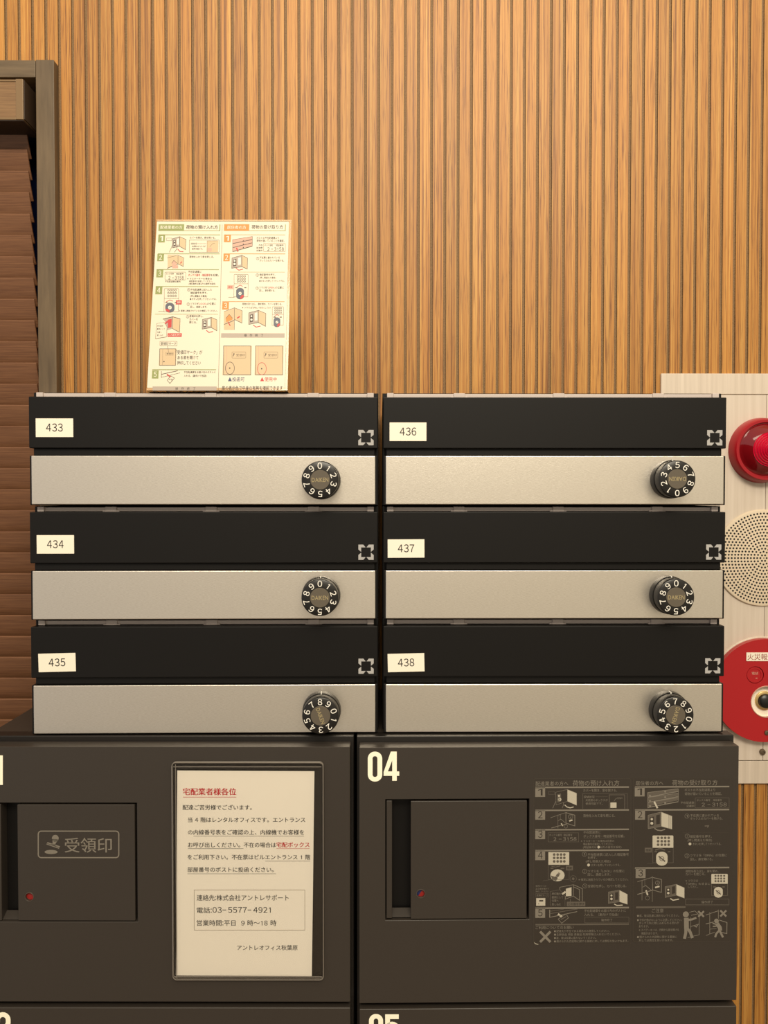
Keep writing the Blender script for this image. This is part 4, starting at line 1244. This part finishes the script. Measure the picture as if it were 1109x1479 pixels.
    # left 5
    A.line([(153,1090),(153,1135)], 3, M_SDK); A.line([(153,1112),(262,1088)], 4, M_SDK); A.line([(155,1132),(278,1102)], 2, k)
    A.line([(192,1152),(214,1122),(240,1137),(210,1173)], 2.4, k, 2, True); T.text('不在', 202, 228, 1147, 12, k); A.line([(190,1112),(214,1130)], 8, M_SRED, 3)
    T.text('不在配達票をお届け先のポストに', 303, 515, 1098, 16, k); T.text('入れる。(裏向けで投函)', 303, 455, 1122, 16, k)
    A.rect(95, 1193, 521, 1221, M_SGREY); T.text('操　作　終　了', 246, 380, 1207, 19, k)
    # right 1
    for j in range(3):
        A.poly([(628,214+j*27),(760,192+j*22),(760,210+j*22),(628,236+j*27)], M_SPINK); A.line([(628,214+j*27),(760,192+j*22)], 2, k); A.line([(628,240+j*27),(760,213+j*22)], 4, M_SDK, 2)
        A.disc(700, 222+j*22, 4, M_SDK, 3)
    A.line([(628,212),(628,294)], 2, k); A.line([(760,192),(760,256)], 2, k); A.line([(654,268),(664,293)], 8, M_SRED, 4)
    T.text('ポストの不在配達票より', 788, 937, 202, 17, k); T.text('荷物が届いていることを確認。', 788, 973, 221, 17, k)
    for s, y in (('不在',250),('配達票',268),('記載例',286)): T.text(s, 828-13.5*len(s), 828, y, 13, k)
    A.frame(835, 240, 980, 292, 2, ln); T.text('ボックス番号', 842, 896, 251, 13, k); T.text('暗証番号', 918, 968, 251, 13, k); T.text('2 −3158', 860, 970, 276, 30, k)
    # right 2
    icon_box(A, [(624,336),(690,318),(690,394),(622,404)], [(690,318),(728,336),(726,409),(690,394)], M_SGREY, M_STAN, M_SDK, 2.6, inn)
    A.line([(650,403),(670,417),(698,410)], 5, M_SRED)
    step(T, 795, 339, 9, '1', k, 1.8); T.text('不在票に書かれている', 808, 943, 333, 16, k); T.text('ボックスのカバーを開ける。', 808, 972, 353, 16, k)
    pad(638, 445, 732, 508, (663,679,694,709), (458,475,492), 5.5, 595, (652,535,704,611), 1, M_SSLATE)
    A.rect(593, 517, 633, 543, M_SPINK); T.text('解錠', 600, 626, 530, 15, M_SRED); A.line([(600,598),(640,598)], 2, ln)
    step(T, 793, 450, 9, '2', k, 1.8); T.text('暗証番号を押す。', 808, 914, 447, 16, k); T.text('(押し間違えた場合)', 808, 917, 467, 15, k); T.text('●ボタンを押してリセットする。', 806, 974, 489, 15, k)
    step(T, 792, 537, 9, '3', k, 1.8); T.text('ツマミを', 806, 856, 533, 16, k); T.text('「OPEN」', 856, 912, 533, 16, M_SRED); T.text('の位置に', 914, 970, 533, 16, k); T.text('回し、扉を開ける。', 806, 912, 553, 16, k)
    # right 3
    T.text('荷物を取り出し、扉を閉め、カバーを閉じる。', 692, 958, 643, 16, k); T.text('※ツマミは', 692, 758, 667, 14, k); T.text('「OPEN」のままにしておく', 758, 884, 667, 14, M_SDK)
    A.poly([(570,692),(640,672),(640,815),(570,815)], M_STAN); A.line([(570,694),(640,668)], 2, k); A.line([(570,780),(640,752)], 4, M_SDK); A.line([(640,668),(640,815)], 2, k)
    A.poly([(640,668),(692,688),(690,770),(640,746)], M_STAN, 1); A.line([(640,668),(692,688),(690,770),(640,746)], 2.4, k, 2, True)
    A.poly([(583,738),(606,712),(626,736),(626,748),(586,764)], M_SORANGE, 2); A.line([(583,738),(606,712),(628,738)], 2.4, M_SDK, 3); A.line([(598,762),(612,788)], 6, M_SRED, 4); A.line([(658,738),(676,726)], 8, M_SRED, 4)
    icon_box(A, [(736,702),(800,685),(800,766),(736,779)], [(800,685),(850,706),(848,792),(800,766)], M_SGREY, M_STAN, M_SDK, 2.6, inn)
    A.line([(765,783),(785,797),(814,790)], 5, M_SRED)
    pad(893, 661, 968, 712, (912,925,938,951), (671,686,701), 4.2, 785, (902,732,946,797), 1, M_SSLATE)
    A.rect(552, 838, 975, 867, M_SGREY); T.text('操　作　終　了', 705, 832, 852, 20, k, bold=0.01)
    for x0_, red in ((568, 0), (781, 1)):
        A.rect(x0_, 922, x0_+182, 1117, M_STAN); A.frame(x0_, 923, x0_+181, 1116, 3.2, M_SDK, 2); A.line([(x0_+20, 926), (x0_+20, 1114)], 2.5, M_SPINK, 2)
        A.frame(x0_+56, 963, x0_+148, 1004, 1.8, ln, 2, r=5); T.text('受領印', x0_+84, x0_+142, 984, 19, ln)
        A.disc(x0_+69, 976, 4, k, 3); A.line([(x0_+70,978),(x0_+62,992)], 4, k, 3)
        A.ring(x0_+42, 1071+4*red, 30, 3, M_SRED if red else M_SDK, 3, 41); A.disc(x0_+41, 1071+4*red, 4.5, k, 3)
    A.poly([(597,1158),(623,1158),(610,1130)], M_SBLUE); T.text('投函可', 626, 707, 1145, 30, M_SBLUE)
    A.poly([(812,1158),(838,1158),(825,1130)], M_SRED); T.text('使用中', 841, 922, 1145, 30, M_SRED)
    T.text('扉の表示色で中身の有無を確認できます', 556, 962, 1203, 29, k, bold=0.002)
    A.build('printed_drawings', Sh); T.build('printed_text', Sh)
top_sheet()

# ================================================================== FIRE ALARM PANEL AND ITS FITTINGS
def alarm():
    PY = WALLY - 0.003
    F = Frame((0, PY, 0))
    x0, z1 = F.px(954.5, 539.5); z0 = F.px(1100, 1131.5)[1]; x1 = x0 + 0.36
    ix0, iz1 = F.px(972, 569.5); iz0 = F.px(1100, 1098.5)[1]; ix1 = x1 - (ix0 - x0)
    cx = (x0+x1)/2
    R = empty('alarm_cabinet', (cx, PY, z0), None, 'beige steel fire alarm panel on the wood wall right of the mailboxes', 'alarm panel')
    mb = MB()
    mb.prism([rect(x0-cx, 0, x1-cx, z1-z0), rect(ix0-cx, iz0-z0, ix1-cx, iz1-z0)], -0.001, 0.0045)
    mb.build('outer_frame', M_PLATE2, R, bevel=0.0007)
    mb = MB()
    sx_ = F.px(1103.5, 800)[0]
    for a, b in ((ix0 + 0.0009, sx_ - 0.0002), (sx_ + 0.0002, ix1 - 0.0009)):
        mb.box(a-cx, b-cx, -0.0022, 0.003, iz0-z0+0.001, iz1-z0-0.001)
    mb.build('door', M_PLATE, R, bevel=0.0005)
    mb = MB()
    mb.box(ix0-cx, ix1-cx, 0.0031, 0.0044, iz0-z0, iz1-z0)
    mb.build('backing', M_LOCKD, R)
    sc = F.px(1101, 1086, -0.003)
    mb = MB(); mb.lathe(sc[0]-cx, sc[1]-z0, [(0, -0.0042), (0.0016, -0.0042), (0.0018, -0.0050), (0.0036, -0.0046), (0.0040, -0.0022)], 24)
    mb.build('screw', M_SCREW, R)
    fy = -0.0022       # front of the door
    Ff = Frame((0, PY + fy, 0))
    # red indicator lamp
    c = Ff.px(1104, 650, -0.010)
    L = empty('indicator_lamp', (c[0], PY + fy, c[1]), None, 'round red indicator lamp with ribbed dome at the top of the alarm panel', 'lamp')
    mb = MB(); mb.lathe(0, 0, [(0.0, -0.012), (0.0345, -0.012), (0.0355, -0.0150), (0.0385, -0.0150), (0.0408, -0.0120), (0.0425, 0.0)], 96)
    mb.build('base_ring', M_LAMR, L)
    mb = MB(); mb.lathe(0, 0, [(0.0215, -0.0240), (0.0235, -0.0228), (0.0265, -0.0200), (0.0300, -0.0165), (0.0335, -0.0120), (0.0348, -0.0118)], 96)
    lo = mb.build('lens', M_LENS, L, smooth=70)
    prof = [(0, -0.0336)]
    for i in range(1, 19):
        f = i/18
        prof.append((0.0218*f, -0.0238 - 0.0095*(1 - f*f) + (0.0009 if i % 2 else -0.0008)))
    mb = MB(); mb.lathe(0, 0, prof, 96)
    co = mb.build('lens_core', M_CORE, L, smooth=0); co['label'] = 'bright red ribbed lens centre'
    # bell grille
    c = Ff.px(1102, 806, -0.002)
    G = empty('alarm_speaker', (c[0], PY + fy, c[1]), None, 'round beige perforated alarm grille in the middle of the alarm panel', 'speaker')
    mb = MB(); mb.lathe(0, 0, [(0, -0.0030), (0.0600, -0.0030), (0.0622, -0.0026), (0.0634, -0.0008), (0.0634, 0.0)], 96)
    mb.build('grille', M_PERF, G)
    mb = MB(); mb.lathe(0, 0, [(0, -0.0006), (0.0612, -0.0006), (0.0612, -0.0001)], 64)
    mb.build('backing', M_KNOB, G)
    # call point
    c = Ff.px(1103, 996.5, -0.006)
    K = empty('fire_call_button', (c[0], PY + fy, c[1]), None, 'round red fire call point with white label at the bottom of the alarm panel', 'call point')
    def at(u, v): 
        p = Ff.px(u, v, -0.010); return p[0]-c[0], p[1]-c[1]
    jk = at(1090.6, 975); bc = at(1107, 1013.5)
    mb = MB(); mb.lathe(0, 0, [(0.0, -0.002), (0.0680, -0.002), (0.0690, -0.001), (0.0690, 0.0)], 96)
    mb.build('back_plate', M_PLATE2, K)
    mb = MB()
    mb.prism([circ(0, 0, 0.0672, 96), circ(bc[0], bc[1], 0.0203, 48), circ(jk[0], jk[1], 0.0112, 36)], -0.0100, -0.0018)
    mb.build('red_cover', M_CALL, K, bevel=0.0022, seg=3)['label'] = 'red disc'
    mb = MB(); mb.lathe(jk[0], jk[1], [(0, -0.0088), (0.0078, -0.0088), (0.0082, -0.0094), (0.0104, -0.0094), (0.0108, -0.0075), (0.0108, -0.003)], 40)
    jo = mb.build('phone_jack', M_CALL, K)
    A = Art(lambda u, v: at(u, v), y=-0.00885)
    A.view(1020, 900, 8.214); A.text('電話', 543, 620, 597, 36, M_SPINK); A.line([(590,655),(610,655)], 8, M_SPINK)
    A.build('jack_lettering', jo)
    a, b = at(1077.6, 942.4); a2, b2 = at(1128.5, 954.6)
    mb = MB(); mb.prism([rrect(a, b, a2, b2, 0.0006)], -0.0106, -0.0096)
    lo = mb.build('label_plate', M_CARD, K, smooth=0); lo['label'] = 'white label with red lettering'
    A = Art(lambda u, v: at(u, v), y=-0.01065)
    A.text('火災報知機', 1079.2, 1127, 948.6, 9.6, M_REDW, res=3)
    A.build('label_lettering', lo)
    mb = MB(); mb.lathe(bc[0], bc[1], [(0, -0.0035), (0.0195, -0.0035), (0.0202, -0.0050), (0.0206, -0.0101), (0.0196, -0.0106), (0.0190, -0.0060)][:4], 56)
    bo = mb.build('button_dish', M_CARD, K); bo['label'] = 'white dish behind the push button'
    mb = MB(); mb.tube([(bc[0] + 0.0203*math.cos(2*math.pi*i/40), -0.0101, bc[1] + 0.0203*math.sin(2*math.pi*i/40)) for i in range(40)], 0.0006, 6, closed=True)
    mb.build('dish_rim', M_SPINK, bo)
    mb = MB()
    mb.lathe(bc[0], bc[1], [(0.0, -0.0060), (0.0104, -0.0060), (0.0122, -0.0052), (0.0124, -0.0034)], 48, 1)
    mb.lathe(bc[0], bc[1], [(0.0, -0.0125), (0.006, -0.0120), (0.0088, -0.0098), (0.0094, -0.0060)], 40, 0)
    mb.build('push_button', [M_KNOB, M_BRASS], K)
    s = at(1107, 1058)
    mb = MB(); mb.lathe(s[0], s[1], [(0, -0.0112), (0.0012, -0.0112), (0.0014, -0.0120), (0.0030, -0.0116), (0.0032, -0.0095)], 20)
    mb.build('screw', M_SCREW, K)
alarm()
